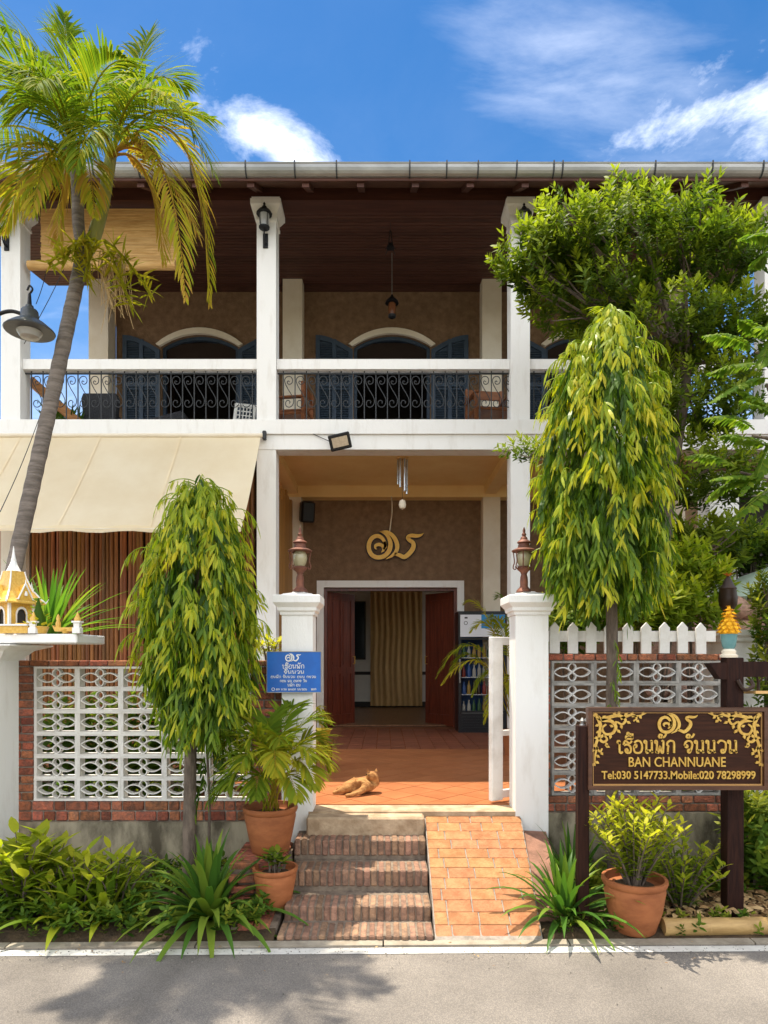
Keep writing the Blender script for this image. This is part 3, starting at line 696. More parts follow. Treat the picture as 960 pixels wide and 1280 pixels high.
# shutters folded back against the wall
def shutter(cx, sgn):
    """outline in x (0 hinge .. W outer) ; the high side lies away from the opening"""
    W = .66; x0 = cx+sgn*(OHW+.015); zb = DECK+.04
    top = lambda u: ZS-.08+(ZPK-.03-ZS+.08)*math.sin(min(1, u/W)*PI/2)
    S = MB(); y0, y1 = YB-.075, YB-.035
    def pr(pts): S.prism([(x0+sgn*u, z) for u, z in pts], y0, y1)
    st = .075
    pr([(0, zb), (st, zb), (st, top(st)), (0, top(0))]); pr([(W-st, zb), (W, zb), (W, top(W)), (W-st, top(W-st))]); pr([(W/2-.035, zb), (W/2+.035, zb), (W/2+.035, top(W/2)), (W/2-.035, top(W/2))])
    for a, b in ((st, W/2-.035), (W/2+.035, W-st)):
        pr([(a, zb), (b, zb), (b, zb+.09), (a, zb+.09)]); pr([(a, zb+.55), (b, zb+.55), (b, zb+.64), (a, zb+.64)]); pr([(a, zb+1.55), (b, zb+1.55), (b, zb+1.62), (a, zb+1.62)])
        n = 4; lo = [(a+(b-a)*i/n, top(a+(b-a)*i/n)-.09) for i in range(n+1)]; hi = [(u, z+.09-.001) for u, z in lo]; pr(lo+hi[::-1])
    o = S.build('shutter', BLUEPAINT, house); fixnormals(o)
    Lv = MB(); bk = MB()
    for a, b in ((st, W/2-.035), (W/2+.035, W-st)):
        for z0, z1 in ((zb+.64, zb+1.55), (zb+1.62, top((a+b)/2)-.10)):
            z = z0+.02
            while z < z1-.01:
                xa, xb = sorted((x0+sgn*a, x0+sgn*b)); M = Matrix.Translation(((xa+xb)/2, YB-.055, z)) @ Matrix.Rotation(.7, 4, 'X')
                Lv.cbox(0, 0, 0, xb-xa-.003, .034, .007, M=M); z += .042
        xa, xb = sorted((x0+sgn*a, x0+sgn*b)); bk.box(xa, xb, YB-.060, YB-.048, zb+.09, zb+.55)
    S2 = MB(); S2.prism([(x0+sgn*u, z) for u, z in ((.02, zb+.1), (W-.02, zb+.1), (W-.02, top(W)-.06), (W*.5, top(W*.5)-.06), (.02, top(0)-.04))], YB-.034, YB-.026); fixnormals(S2.build('back_panel', BLUEPAINT, o))
    l = Lv.build('louvres', BLUEPAINT, o); l['kind'] = 'stuff'; bk.build('shutter_panel', BLUEPAINT, o)
for c in OPX:
    for s in (-1, 1): shutter(c, s)
# roof: tiled slopes, soffit, beam, ceiling boards, gutter
YE, ZE = 8.40, 8.00
rf = MB(); sl_ = math.tan(math.radians(27)); yr = 13.4; zr = ZE+(yr-YE)*sl_
rf.extrudex([(YE+.03, ZE+.03), (yr, zr), (yr, zr+.14), (YE+.03, ZE+.11)], -6.2, 6.4)
rf.extrudex([(yr+.001, zr), (18.4, ZE-.1), (18.4, ZE+.04), (yr+.001, zr+.14)], -6.2, 6.4)
roof = rf.build('roof', ROOFT, house); fixnormals(roof)
gp = [(YE+.10, ZE+.07)]+[(YE+.02-.085*math.cos(g), ZE+.05-.115*math.sin(g)) for g in [PI*i/10 for i in range(11)]]
inner = [(y*.985+(YE+.02)*.015, z+.006) for y, z in gp[::-1]]
gt = MB().extrudex([(YE-.070, ZE+.055), (YE-.075, ZE+.068), (YE-.065, ZE+.072), (YE-.055, ZE+.066)]+[(YE+.02-.078*math.cos(g), ZE+.05-.105*math.sin(g)) for g in [PI*i/10 for i in range(1, 11)]]+[(YE+.02-.085*math.cos(g), ZE+.05-.118*math.sin(g)) for g in [PI*i/10 for i in range(10, -1, -1)]], -6.2, 6.4).build('gutter', METAL, roof); fixnormals(gt)
bk = MB(); bk.tube([(0, YE+.02-.092*math.cos(g), ZE+.05-.124*math.sin(g)) for g in [PI*i/10 for i in range(-1, 10)]], .010, 6)
bkm = bk.mesh('gutter_bracket', IRONG)
for px in (-60, -10, 60, 118, 175, 240, 308, 369, 421, 512, 558, 597, 645, 691, 702, 817, 888, 951, 1010):
    link('gutter_bracket', bkm, roof, loc=(X(px, YE), 0, 0))
MB().extrudex([(YE+.05, ZE-.085), (YF-.12, 8.27), (YF-.12, 8.29), (YE+.05, ZE-.055)], -6.15, 6.35).build('soffit', SOFFIT, roof)
MB().box(-6.15, 6.35, YE+.02, YE+.045, ZE-.10, ZE+.06).build('fascia_board', DARKWOOD, roof)
rm = MB().extrudex([(YE+.06, ZE-.155), (YF-.13, 8.20), (YF-.13, 8.266), (YE+.06, ZE-.088)], -.045, .045).mesh('rafter', DARKWOOD)
for i in range(18): link('rafter', rm, roof, loc=(-5.9+i*.70, 0, 0))
MB().box(-6.0, 6.2, YF-.115, YF+.14, 8.108, 8.32).build('eaves_beam', mat('reddish_beam', (.075, .026, .016), (.05, .017, .011), scale=4, rough=.55, stretch=(.4, 5, 5)), roof)
n = 26; yy0, yy1 = YF+.142, YB-.002
for i in range(n):
    ya = yy0+(yy1-yy0)*i/n; yb = yy0+(yy1-yy0)*(i+1)/n-.012; za = 8.12+(ya-yy0)*.152; zb = 8.12+(yb-yy0)*.152
    b = MB().extrudex([(ya, za), (yb, zb), (yb, zb+.02), (ya, za+.02)], -6.0, 6.2).build('ceiling_board', DARKWOOD, roof)
MB().extrudex([(yy0, 8.16), (yy1, 8.56), (yy1, 8.58), (yy0, 8.18)], -6.0, 6.2).build('ceiling_backing', DARK, roof)
MB().box(-5.0, 5.2, YB-.03, YB-.004, 8.40, 8.52).build('wall_plate', DARKWOOD, roof)
# balcony rails with wrought iron
barm = MB().box(-.0065, .0065, -.0065, .0065, 0, .76).mesh('baluster', IRONG)
sp = [(-.022, .515), (-.030, .548), (-.055, .55), (-.066, .52), (-.052, .488), (-.015, .487)]
scr = []
up = [(-.035, .53), (-.022, .545), (-.035, .562), (-.058, .552), (-.064, .52), (-.042, .492), (0, .50)]
path = [(.005, .560), (-.012, .575), (-.026, .560), (-.018, .535), (.010, .528), (.040, .55), (.044, .60), (.015, .635), (-.03, .632), (-.062, .59), (-.05, .53), (-.015, .46), (.03, .385), (.062, .31), (.05, .245), (.012, .212), (-.03, .218), (-.05, .25), (-.042, .29), (-.012, .305), (.012, .285), (.004, .262)]
scm = MB().tube([(x, 0, z) for x, z in smooth_path(path, 3)], .0062, 5).mesh('iron_scroll', IRONG)
for bi in range(3):
    xa, xb = COLX[bi]+.135, COLX[bi+1]-.135
    hr = MB().box(xa, xb, YF-.07, YF+.07, 5.818, 5.955).build('handrail', WHITE, house)
    rb = MB(); rb.box(xa, xb, YF-.012, YF+.012, 5.775, 5.792); rb.box(xa, xb, YF-.012, YF+.012, DECK+.03, DECK+.045)
    o = rb.build('balcony_railing', IRONG, house); nb = 20; p = (xb-xa)/nb
    for i in range(nb):
        if bi == 2 and i > 5: continue
        link('baluster', barm, o, loc=(xa+(i+.5)*p, YF, DECK+.045), scale=(1, 1, 1 if i % 3 else 1.03))
        link('iron_scroll', scm, o, loc=(xa+(i+1)*p-.002, YF+.001, DECK+.02), scale=(1.0, 1, 1.0))
    if bi == 2:
        q = MB()
        for i in range(6, nb): q.box(xa+(i+.5)*p-.0065, xa+(i+.5)*p+.0065, YF-.0065, YF+.0065, DECK+.045, 5.775)
        q.build('baluster', IRONG, o)
# awning over the left bay
ax0, ax1 = -6.0, -1.67
g = MB(); nx, ny = 24, 10; V = []
for j in range(ny+1):
    for i in range(nx+1):
        u, v = i/nx, j/ny; sag = .045*math.sin(PI*v)*(1+.5*math.sin(u*9))+.010*math.sin(u*37+v*4)*(.3+v)
        V.append((ax0+(ax1-ax0)*u, YF-.20-1.22*v, 4.86-1.50*v-sag))
g.add(V, [(j*(nx+1)+i, j*(nx+1)+i+1, (j+1)*(nx+1)+i+1, (j+1)*(nx+1)+i) for j in range(ny) for i in range(nx)])
aw = g.build('awning', AWN, house, smooth=True)
for sx in range(1, 4):
    i = sx*6; q = MB(); pts = [V[j*(nx+1)+i] for j in range(ny+1)]
    vs = [(x+d, y-.004, z+.006) for x, y, z in pts for d in (-.012, .012)]; q.add(vs, [(2*j, 2*j+1, 2*j+3, 2*j+2) for j in range(ny)]); q.build('awning_seam', AWN, aw)
q = MB(); vs = []
for i in range(nx+1):
    x, y, z = V[ny*(nx+1)+i]; vs += [(x, y-.012, z+.03), (x, y-.020, z-.040+.002*math.sin(i*1.7))]
q.add(vs, [(2*i, 2*i+1, 2*i+3, 2*i+2) for i in range(nx)]); q.build('awning_hem', AWN, aw)
MB().tube([(ax0, YF-1.42, 3.355), (ax1, YF-1.42, 3.355)], .018, 8).build('awning_bar', CREAMC, aw)
MB().tube([(ax0, YF-.215, 4.855), (ax1+.03, YF-.215, 4.855)], .03, 10).build('awning_roller', CREAMC, aw)
MB().cbox(ax1+.05, YF-.20, 4.86, .05, .07, .12, bev=.01).build('awning_bracket', IRONG, aw)
# porch side partition of honey wood (left side of the porch)
pt = wthing('plank_partition', 'honey coloured wooden plank partition on the left side of the porch', 'partition', (-1.6, 10.4, FL))
for i in range(16):
    y = YF+.22+i*.148
    hgt = 3.95+.08*rnd.uniform(-1, 1)-(.25 if i in (5, 6) else 0)
    MB().box(-1.63+rnd.uniform(-.006, .006), -1.60, y, y+.142, FL, FL+hgt).build('plank', PLANKY, pt)
MB().box(-1.66, -1.632, YF+.2, YB-.3, 2.4, 2.48).build('batten', PLANKY, pt)
# bamboo screen on the left bay
bs = wthing('bamboo_screen', 'screen of upright brown bamboo poles under the cream awning', 'screen', (-3.3, YF+.05, FL))
bmesh_ = MB().tube([(0, 0, 0), (0, 0, .9), (0, 0, 1.9), (0, 0, 2.9), (0, 0, 4.05)], [.029, .028, .029, .027, .028], 7).mesh('bamboo_pole', BAMB, True)
x = -4.88; i = 0
while x < -1.78:
    link('bamboo_pole', bmesh_, bs, loc=(x, YF+.03+rnd.uniform(-.012, .012), FL), rot=(rnd.uniform(-.004, .004), rnd.uniform(-.004, .004), rnd.random()*6), scale=(rnd.uniform(.85, 1.08), 1, 1)); x += .0585; i += 1
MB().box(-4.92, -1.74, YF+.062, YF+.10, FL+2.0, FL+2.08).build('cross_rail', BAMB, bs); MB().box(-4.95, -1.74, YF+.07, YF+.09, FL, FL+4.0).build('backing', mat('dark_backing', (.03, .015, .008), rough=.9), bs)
MB().box(-6.4, -4.93, YF+.15-.13, YF+.14, FL, 4.6).build('end_wall', mat('pinkish_plaster', (.56, .44, .36), (.5, .39, .31), rough=.8), house)

# ------------------------------------------------------------------ things on the house
bl = wthing('bamboo_blind', 'half rolled bamboo blind hanging in the left balcony bay behind the palm', 'blind', (-3.9, YF+.02, 7.2))
bx0, bx1 = X(52, YF), X(221, YF); zt, zb = Z(262, YF), Z(333, YF); ns = 34
sm = MB().cbox(0, 0, 0, bx1-bx0, .008, (zt-zb)/ns-.003, bev=.002).mesh('blind_slat', BAMBY)
for i in range(ns): link('blind_slat', sm, bl, loc=(0+(bx0+bx1)/2+rnd.uniform(-.008, .008), YF-.02+rnd.uniform(-.002, .002), zb+(zt-zb)*(i+.5)/ns))
MB().tube([(bx0-.16, YF-.04, Z(334, YF)), (bx1+.0, YF-.04, Z(334, YF))], .062, 14).build('roll', BAMBY, bl)
MB().box(bx0, bx1, YF-.004, YF+.006, zb+.01, zt-.01).build('blind_cord_mesh', BAMBY, bl)
def lantern(loc, label):
    t = thing('wall_lantern', label, 'lantern', loc, 0, 'black carriage lanterns on the balcony columns')
    MB().lathe([(.045, .0), (.07, .012), (.074, .03), (.06, .04)], 12, (0, -.10, 0)).build('lantern_base', IRON, t, smooth=True)
    MB().lathe([(.056, .041), (.066, .10), (.07, .19), (.066, .20)], 12, (0, -.10, 0)).build('glass', LAMPG, t, smooth=True)
    MB().lathe([(.105, .20), (.108, .21), (.085, .245), (.05, .275), (.03, .285), (.034, .30), (.012, .325), (.018, .345), (.003, .37)], 12, (0, -.10, 0)).build('lantern_cap', IRON, t, smooth=True)
    MB().tube(smooth_path([(0, -.012, -.12), (0, -.05, -.15), (0, -.10, -.10), (0, -.10, .0)], 5), .011, 7).build('bracket', IRON, t)
    MB().cbox(0, -.008, -.10, .07, .016, .20, bev=.005).build('wall_plate', IRON, t)
    for a in range(4):
        g = a*PI/2+PI/4; MB().tube([(.066*math.cos(g), -.10+.066*math.sin(g), .04), (.073*math.cos(g), -.10+.073*math.sin(g), .205)], .005, 5).build('cage_bar', IRON, t)
    return t
l1 = lantern((COLX[1]-.01, YF-.131, Z(300, YF)), 'black carriage lantern on the middle balcony column, in full view')
dup(l1, (COLX[0]-.05, YF-.131, Z(303, YF)), None, 'black carriage lantern on the corner column beside the palm crown')
dup(l1, (COLX[2]+.03, YF-.131, Z(301, YF)), None, 'black carriage lantern partly hidden by the leafy tree')
# pendant lantern, tower charm and cable
pl_ = wthing('pendant_lantern', 'dark pendant lantern hanging before the arched balcony door', 'lantern', at(490, 395, 10.6))
c = at(490, 398, 10.6)
MB().lathe([(.03, 0), (.06, .02), (.065, .05), (.055, .06)], 12, c).build('lantern_base', IRON, pl_, smooth=True)
MB().lathe([(.052, .061), (.062, .12), (.062, .22), (.05, .24)], 12, c).build('glass', mat('amber_glass', (.16, .06, .025), rough=.2), pl_, smooth=True)
MB().lathe([(.11, .24), (.1, .27), (.05, .32), (.03, .34), (.01, .38)], 12, c).build('lantern_cap', IRON, pl_, smooth=True)
MB().tube([c+Vector((0, 0, .38)), (c.x, c.y, 8.33)], .008, 6).build('cable', METAL, pl_)
tw = wthing('tower_charm', 'small metal lattice tower ornament hanging on a cord from the balcony ceiling', 'ornament', at(488, 313, 9.6))
c = at(488, 315, 9.6)
q = MB()
for sx in (-1, 1):
    for sy in (-1, 1): q.tube(smooth_path([c+Vector((sx*.07, sy*.07, 0)), c+Vector((sx*.03, sy*.03, .10)), c+Vector((sx*.008, sy*.008, .30))], 4), .006, 5)
for h, r in ((.05, .052), (.11, .030)): q.box(c.x-r, c.x+r, c.y-r, c.y+r, c.z+h, c.z+h+.01)
q.build('tower', IRON, tw); MB().tube([c+Vector((0, 0, .28)), (c.x, c.y, 8.14)], .003, 5).build('cord', IRONG, tw)
# flood light on the balcony beam
fl = thing('floodlight', 'small black floodlight tilted on the front of the balcony', 'floodlight', at(425, 552, YF-.33))
Mf = Matrix.Rotation(math.radians(-13), 4, 'Y') @ Matrix.Rotation(math.radians(22), 4, 'X')
MB().cbox(0, 0, 0, .29, .06, .21, bev=.012, M=Mf).build('housing', BLACKP, fl)
MB().cbox(0, -.034, .0, .21, .01, .125, M=Mf).build('lens', mat('floodlight_lens', (.45, .36, .26), (.55, .45, .32), scale=30, rough=.3), fl)
MB().tube([(-.08, .02, 0), (-.05, .17, -.02)], .012, 6).build('mount', BLACKP, fl)
MB().tube(smooth_path([(-.1, .15, .03), (-.25, .165, .10), (-.42, .17, .18)], 4), .005, 5).build('cable', IRONG, fl)
# wind chime
wc = wthing('wind_chime', 'silver tube wind chime hanging from the porch beam', 'wind chime', at(503, 600, 9.6)); yw = 9.65
c = at(503, 572, yw); MB().lathe([(.085, -.02), (.09, 0), (.05, .03), (.01, .05)], 14, c).build('crown_disc', BAMBY, wc, smooth=True)
for i in range(6):
    g = i*PI/3; L_ = .50-.055*i if i < 3 else .36+.05*(i-3)
    MB().tube([(c.x+.065*math.cos(g), yw+.065*math.sin(g), c.z-.03), (c.x+.065*math.cos(g), yw+.065*math.sin(g), c.z-.03-L_)], .015, 8).build('chime_tube', CHROME, wc, smooth=True)
MB().tube([(c.x, yw, 4.87), (c.x, yw, Z(625, yw))], .003, 5).build('cord', IRONG, wc)
MB().lathe([(.004, 0), (.04, .02), (.055, .07), (.04, .13), (.004, .15)], 12, (c.x, yw, Z(637, yw))).build('clapper', CREAMC, wc, smooth=True)
# logo strokes shared by the emblem and the signs (unit: 1 = emblem width, origin = centre)
def LP(pts, n=5):
    pp = smooth_path([((x-470)/620, -(y-370)/620, w/620) for x, y, w in pts], n); return [(a, b) for a, b, w in pp], [max(w, .006) for a, b, w in pp]
LOGO = [LP([(368, 395, 26), (352, 330, 34), (318, 285, 40), (270, 268, 42), (218, 292, 44), (186, 350, 46), (188, 425, 47), (226, 482, 46), (290, 502, 45), (356, 482, 46), (405, 425, 48), (418, 350, 46), (396, 282, 38), (355, 240, 26), (308, 222, 5)]),
        LP([(300, 222, 5), (380, 224, 30), (446, 270, 42), (488, 350, 46), (484, 425, 42), (440, 480, 30), (368, 520, 5)]),
        LP([(318, 446, 8), (345, 415, 32), (330, 374, 34), (290, 360, 34), (254, 376, 30), (256, 404, 16), (272, 412, 6)]),
        LP([(352, 330, 30), (362, 380, 30), (345, 415, 28)]),
        LP([(462, 462, 28), (520, 478, 42), (568, 496, 46), (622, 458, 50), (664, 398, 50), (664, 345, 44), (622, 312, 42), (604, 284, 38), (640, 264, 40), (695, 268, 40), (742, 262, 28), (778, 238, 4)])]
def logo(mb, cx, cz, sc, y0, y1, grow=0.0):
    for pts, w in LOGO: mb.ribbon([(cx+a*sc, cz+b*sc) for a, b in pts], [q*sc+grow for q in w], y0, y1)
em = wthing('wall_emblem', 'gold swirl emblem with dark outline on the brown porch wall', 'emblem', at(493, 682, YB-.05))
c = at(494, 682.5, YB); ws = 71*YB/F
q = MB(); logo(q, c.x, c.z, ws, YB-.045, YB-.022, .035); q.build('emblem_backing', CLAYD, em)
q = MB(); logo(q, c.x, c.z, ws, YB-.085, YB-.046); q.build('emblem_face', GOLDWALL, em)
MB().tube(smooth_path([(X(489, YB), YB-.27, Z(625, YB)), (X(490, YB), YB-.1, Z(640, YB)), (X(487, YB), YB-.06, Z(665, YB))], 4), .012, 6).build('cable', CREAMC, em)
sp_ = thing('loudspeaker', 'black loudspeaker mounted in the porch corner above the left pillar lamp', 'loudspeaker', at(384, 640, 11.5))
Ms = Matrix.Rotation(.35, 4, 'Z') @ Matrix.Rotation(.2, 4, 'X')
MB().cbox(0, 0, 0, .24, .2, .36, bev=.03, M=Ms).build('cabinet', BLACKP, sp_); MB().cbox(0, -.104, 0, .19, .012, .31, bev=.005, M=Ms).build('grille', IRON, sp_)
MB().tube([(-.05, .1, 0), (-.18, .26, 0)], .02, 6).build('bracket', IRON, sp_)
# curtain
cu = MB(); n = 64; xa, xb, yc = X(463, 16.3), X(528, 16.3), 16.35; V = []
for zz in (FL+.07, 1.6, 2.5, 3.5):
    for i in range(n+1):
        u = i/n; V.append((xa+(xb-xa)*u+(.02*math.sin(3*zz) if i not in (0, n) else 0), yc+.018*math.sin(u*2*PI*9)+.012*math.sin(u*31+zz), zz))
cu.add(V, [(j*(n+1)+i, j*(n+1)+i+1, (j+1)*(n+1)+i+1, (j+1)*(n+1)+i) for j in range(3) for i in range(n)])
ct = wthing('curtain', 'tall gold curtain closing the doorway at the back of the hall', 'curtain', (0.3, yc, FL)); cu.build('cloth', CURT, ct, smooth=True)
MB().tube([(xa-.1, yc, 3.53), (xb+.1, yc, 3.53)], .02, 8).build('curtain_rod', DARKWOOD, ct)
# drinks fridge
fx0, fx1, fy, fz1 = X(573, 11.15), X(633, 11.15), 11.15, Z(764, 11.15)
fr = wthing('drinks_fridge', 'tall black glass-door drinks fridge standing right of the doorway', 'fridge', ((fx0+fx1)/2, 11.45, FL))
cb = MB(); y2 = 11.72
cb.box(fx0, fx0+.05, fy, y2, FL, fz1); cb.box(fx1-.05, fx1, fy, y2, FL, fz1); cb.box(fx0+.05, fx1-.05, y2-.03, y2, FL, fz1)
cb.box(fx0+.05, fx1-.05, fy, y2-.03, fz1-.06, fz1); cb.box(fx0+.05, fx1-.05, fy, y2-.03, FL, FL+.32); cb.build('cabinet', FRIDGE, fr)
MB().box(fx0+.051, fx1-.051, y2-.05, y2-.031, FL+.33, fz1-.07).build('back_lining', FBLUE, fr)
MB().box(fx0+.03, fx1-.03, fy-.03, fy-.002, fz1-.43, fz1-.06).build('header', mat('fridge_header', (.74, .76, .80), rough=.4), fr)
MB().box(fx0+.38, fx1-.031, fy-.034, fy-.0305, fz1-.29, fz1-.062).build('header_stripe', mat('fridge_header_blue', (.03, .25, .55), rough=.4), fr)
h_ = MB(); h_.box(fx0+.10, fx0+.15, fy-.034, fy-.0305, fz1-.125, fz1-.10); h_.ribbon([(fx0+.12+.028*math.cos(g), fz1-.20+.03*math.sin(g)) for g in [2*PI*i/12 for i in range(13)]], .008, fy-.034, fy-.0305); h_.build('header_mark', BLACKP, fr)
for i in range(5): MB().box(fx0+.06, fx1-.06, fy-.012, fy-.002, FL+.06+i*.045, FL+.085+i*.045).build('vent_slat', FRIDGE, fr)
zsh = [FL+.33, FL+.64, FL+.93, FL+1.26]
BN = ['red', 'pale', 'green', 'amber', 'blue', 'dark']
BOT = [mat('bottle_glass', c_, rough=.25) for c_ in ((.20, .03, .02), (.26, .25, .22), (.03, .075, .025), (.24, .15, .03), (.03, .07, .2), (.03, .015, .01))]
bot = [MB().lathe([(.032, 0), (.033, .01), (.033, .13), (.014, .18), (.013, .21), (.016, .212), (.015, .225)], 10).mesh('drink_bottle', m, True) for m in BOT]
for k_, z in enumerate(zsh):
    MB().box(fx0+.052, fx1-.052, fy+.02, y2-.06, z-.008, z).build('shelf', mat('shelf_white', (.6, .62, .64), rough=.4), fr)
    nb = 8
    for i in range(nb):
        bi_ = (k_*2+i//2+rnd.randrange(3)) % 6
        bo = link('drink_bottle', bot[bi_], None, loc=(fx0+.10+i*(fx1-fx0-.2)/(nb-1), fy+.09+rnd.uniform(-.02, .02), z+.001), scale=(1, 1, rnd.uniform(.85, 1.05)))
        tag(bo, '%s drink bottle, %s from the left on the %s shelf of the fridge' % (BN[bi_], ['first', 'second', 'third', 'fourth', 'fifth', 'sixth', 'seventh', 'eighth'][i], ['lowest', 'second lowest', 'third', 'top'][k_]), 'bottle', 'bottles in the drinks fridge')
fd = MB(); fd.prism([(fx0, FL+.33), (fx1, FL+.33), (fx1, fz1-.44), (fx0, fz1-.44)], fy-.001, fy+.0); 
df = MB(); a, b, z0, z1 = fx0+.004, fx1-.004, FL+.335, fz1-.445
df.box(a, a+.035, fy-.03, fy-.003, z0, z1); df.box(b-.035, b, fy-.03, fy-.003, z0, z1); df.box(a+.035, b-.035, fy-.029, fy-.004, z0, z0+.035); df.box(a+.035, b-.035, fy-.029, fy-.004, z1-.035, z1)
dd = df.build('door', FRIDGE, fr); MB().box(a+.005, a+.025, fy-.06, fy-.031, z0+.5, z0+.9).build('handle', METAL, dd)
# pale stool with basin behind the left pillar
st = wthing('wooden_stool', 'small wooden stool with a yellow basin behind the blue sign pillar', 'stool', at(398, 940, 7.6)); c = at(398, 962, 7.6); c.z = FL
MB().cbox(c.x, c.y, FL+.30, .34, .3, .03, bev=.006).build('seat', CHAIRW, st)
for sx in (-1, 1):
    for sy in (-1, 1): MB().cbox(c.x+sx*.13, c.y+sy*.11, FL+.143, .035, .035, .283).build('leg', CHAIRW, st)
bs_ = thing('plastic_basin', 'yellow plastic basin standing on the small stool', 'basin', (c.x, c.y, FL+.316)); MB().lathe([(.10, 0), (.15, .12), (.165, .125), (.15, .118), (.1, .01)], 16).build('bowl', mat('yellow_plastic', (.55, .40, .03), rough=.4), bs_, smooth=True)

# ------------------------------------------------------------------ balcony furniture
def wood_chair(loc, rz, label):
    t = thing('wooden_armchair', label, 'armchair', loc, rz, 'wooden armchairs on the balcony')
    MB().cbox(0, 0, .42, .56, .52, .05, bev=.01).build('seat', CHAIRW, t)
    for sx in (-1, 1):
        MB().cbox(sx*.27, -.23, .32, .055, .055, .64, bev=.006).build('leg', CHAIRW, t)
        MB().cbox(sx*.27, .25, .44, .055, .055, .88, bev=.006).build('leg', CHAIRW, t)
        MB().cbox(sx*.27, 0, .655, .08, .56, .03, bev=.008).build('armrest', CHAIRW, t)
    MB().cbox(0, .25, .80, .49, .03, .14, bev=.008).build('back_rail', CHAIRW, t); MB().cbox(0, .25, .52, .49, .028, .06, bev=.008).build('back_rail', CHAIRW, t)
    return t
w0 = wood_chair((1.58, 10.0, DECK), .15, 'reddish wooden armchair on the balcony beside the tree')
dup(w0, (-1.42, 10.2, DECK), -1.7, 'reddish wooden armchair on the balcony right of the white grid chair')
wk = wthing('wicker_armchair', 'dark wicker armchair on the balcony behind the leaning palm trunk', 'armchair', at(125, 530, 9.9))
c = at(126, 530, 9.9); c.z = DECK
bkp = MB()
for y, zz, hw in ((.0, .0, .26), (.02, .35, .30), (.06, .70, .30), (.05, .74, .25)): pass
bkp.prism([(c.x-.2, DECK), (c.x+.2, DECK), (c.x+.27, DECK+.60), (c.x+.24, DECK+.68), (c.x-.24, DECK+.68), (c.x-.27, DECK+.60)], c.y-.05, c.y+.06); bkp.build('backrest', WICK, wk)
MB().cbox(c.x, c.y+.36, DECK+.20, .52, .58, .40, bev=.04).build('seat', WICK, wk)
lo = wthing('dark_lounger', 'low dark cushioned lounger on the balcony beside the wicker armchair', 'lounger', (-3.6, 10.2, DECK))
Ml = Matrix.Translation((-3.45, 10.2, DECK+.28)) @ Matrix.Rotation(-.25, 4, 'Y'); MB().cbox(0, 0, 0, .95, .55, .16, bev=.04, M=Ml).build('cushion', WICK, lo)
MB().cbox(-3.35, 10.2, DECK+.09, .9, .5, .12, bev=.01).build('lounger_frame', IRON, lo)
gc = wthing('grid_chair', 'white plastic grid-backed chair against the balcony railing', 'chair', at(303, 528, 9.6)); c = at(303, 528, 9.6)
gb = MB(); M = Matrix.Translation((c.x, c.y, DECK)) @ Matrix.Rotation(.12, 4, 'Y')
for i in range(6): gb.cbox(-.12+i*.048, 0, .19, .012, .018, .38, M=M)
for i in range(7): gb.cbox(0, .001, .02+i*.06, .25, .016, .012, M=M)
gb.cbox(-.14, 0, .19, .03, .03, .42, M=M); gb.cbox(.14, 0, .19, .03, .03, .42, M=M); gb.cbox(0, 0, .41, .31, .034, .03, M=M); gb.build('backrest', WHITEP, gc)
MB().cbox(c.x, c.y+.22, DECK+.22, .30, .36, .03, bev=.008).build('seat', WHITEP, gc)
for sx in (-1, 1):
    for yy in (.07, .37): MB().cbox(c.x+sx*.12, c.y+yy, DECK+.103, .03, .03, .2).build('leg', WHITEP, gc)
pb = wthing('timber_board', 'long bare timber board leaning down across the balcony end', 'board', at(75, 500, 9.7))
a, b = at(38, 476, 9.55), at(112, 529, 9.75); b.z = DECK+.06
d = (b-a); Mb = Matrix.Translation((a+b)/2) @ d.to_track_quat('X', 'Z').to_matrix().to_4x4(); MB().cbox(0, 0, 0, d.length, .12, .13, bev=.01, M=Mb).build('board', mat('bare_timber', (.46, .22, .08), (.34, .15, .05), scale=5, rough=.6, stretch=(.6, 6, 6)), pb)
pb2 = wthing('balcony_planter', 'terracotta trough of green plants in the balcony corner', 'planter', (-4.7, 9.75, DECK))
MB().cbox(-4.70, 9.75, DECK+.10, .62, .22, .20, bev=.02).build('trough', TERRA, pb2)
q = MB(); r = random.Random(5)
for i in range(70): q.leaf((-4.7+r.uniform(-.27, .27), 9.75+r.uniform(-.08, .08), DECK+.19), (r.uniform(-.5, .5), r.uniform(-.5, .5), 1), (r.uniform(-1, 1), 1, 0), r.uniform(.18, .36), .03, .8, r.random()*.6+.01)
q.build('leaves', LCOVER, pb2)

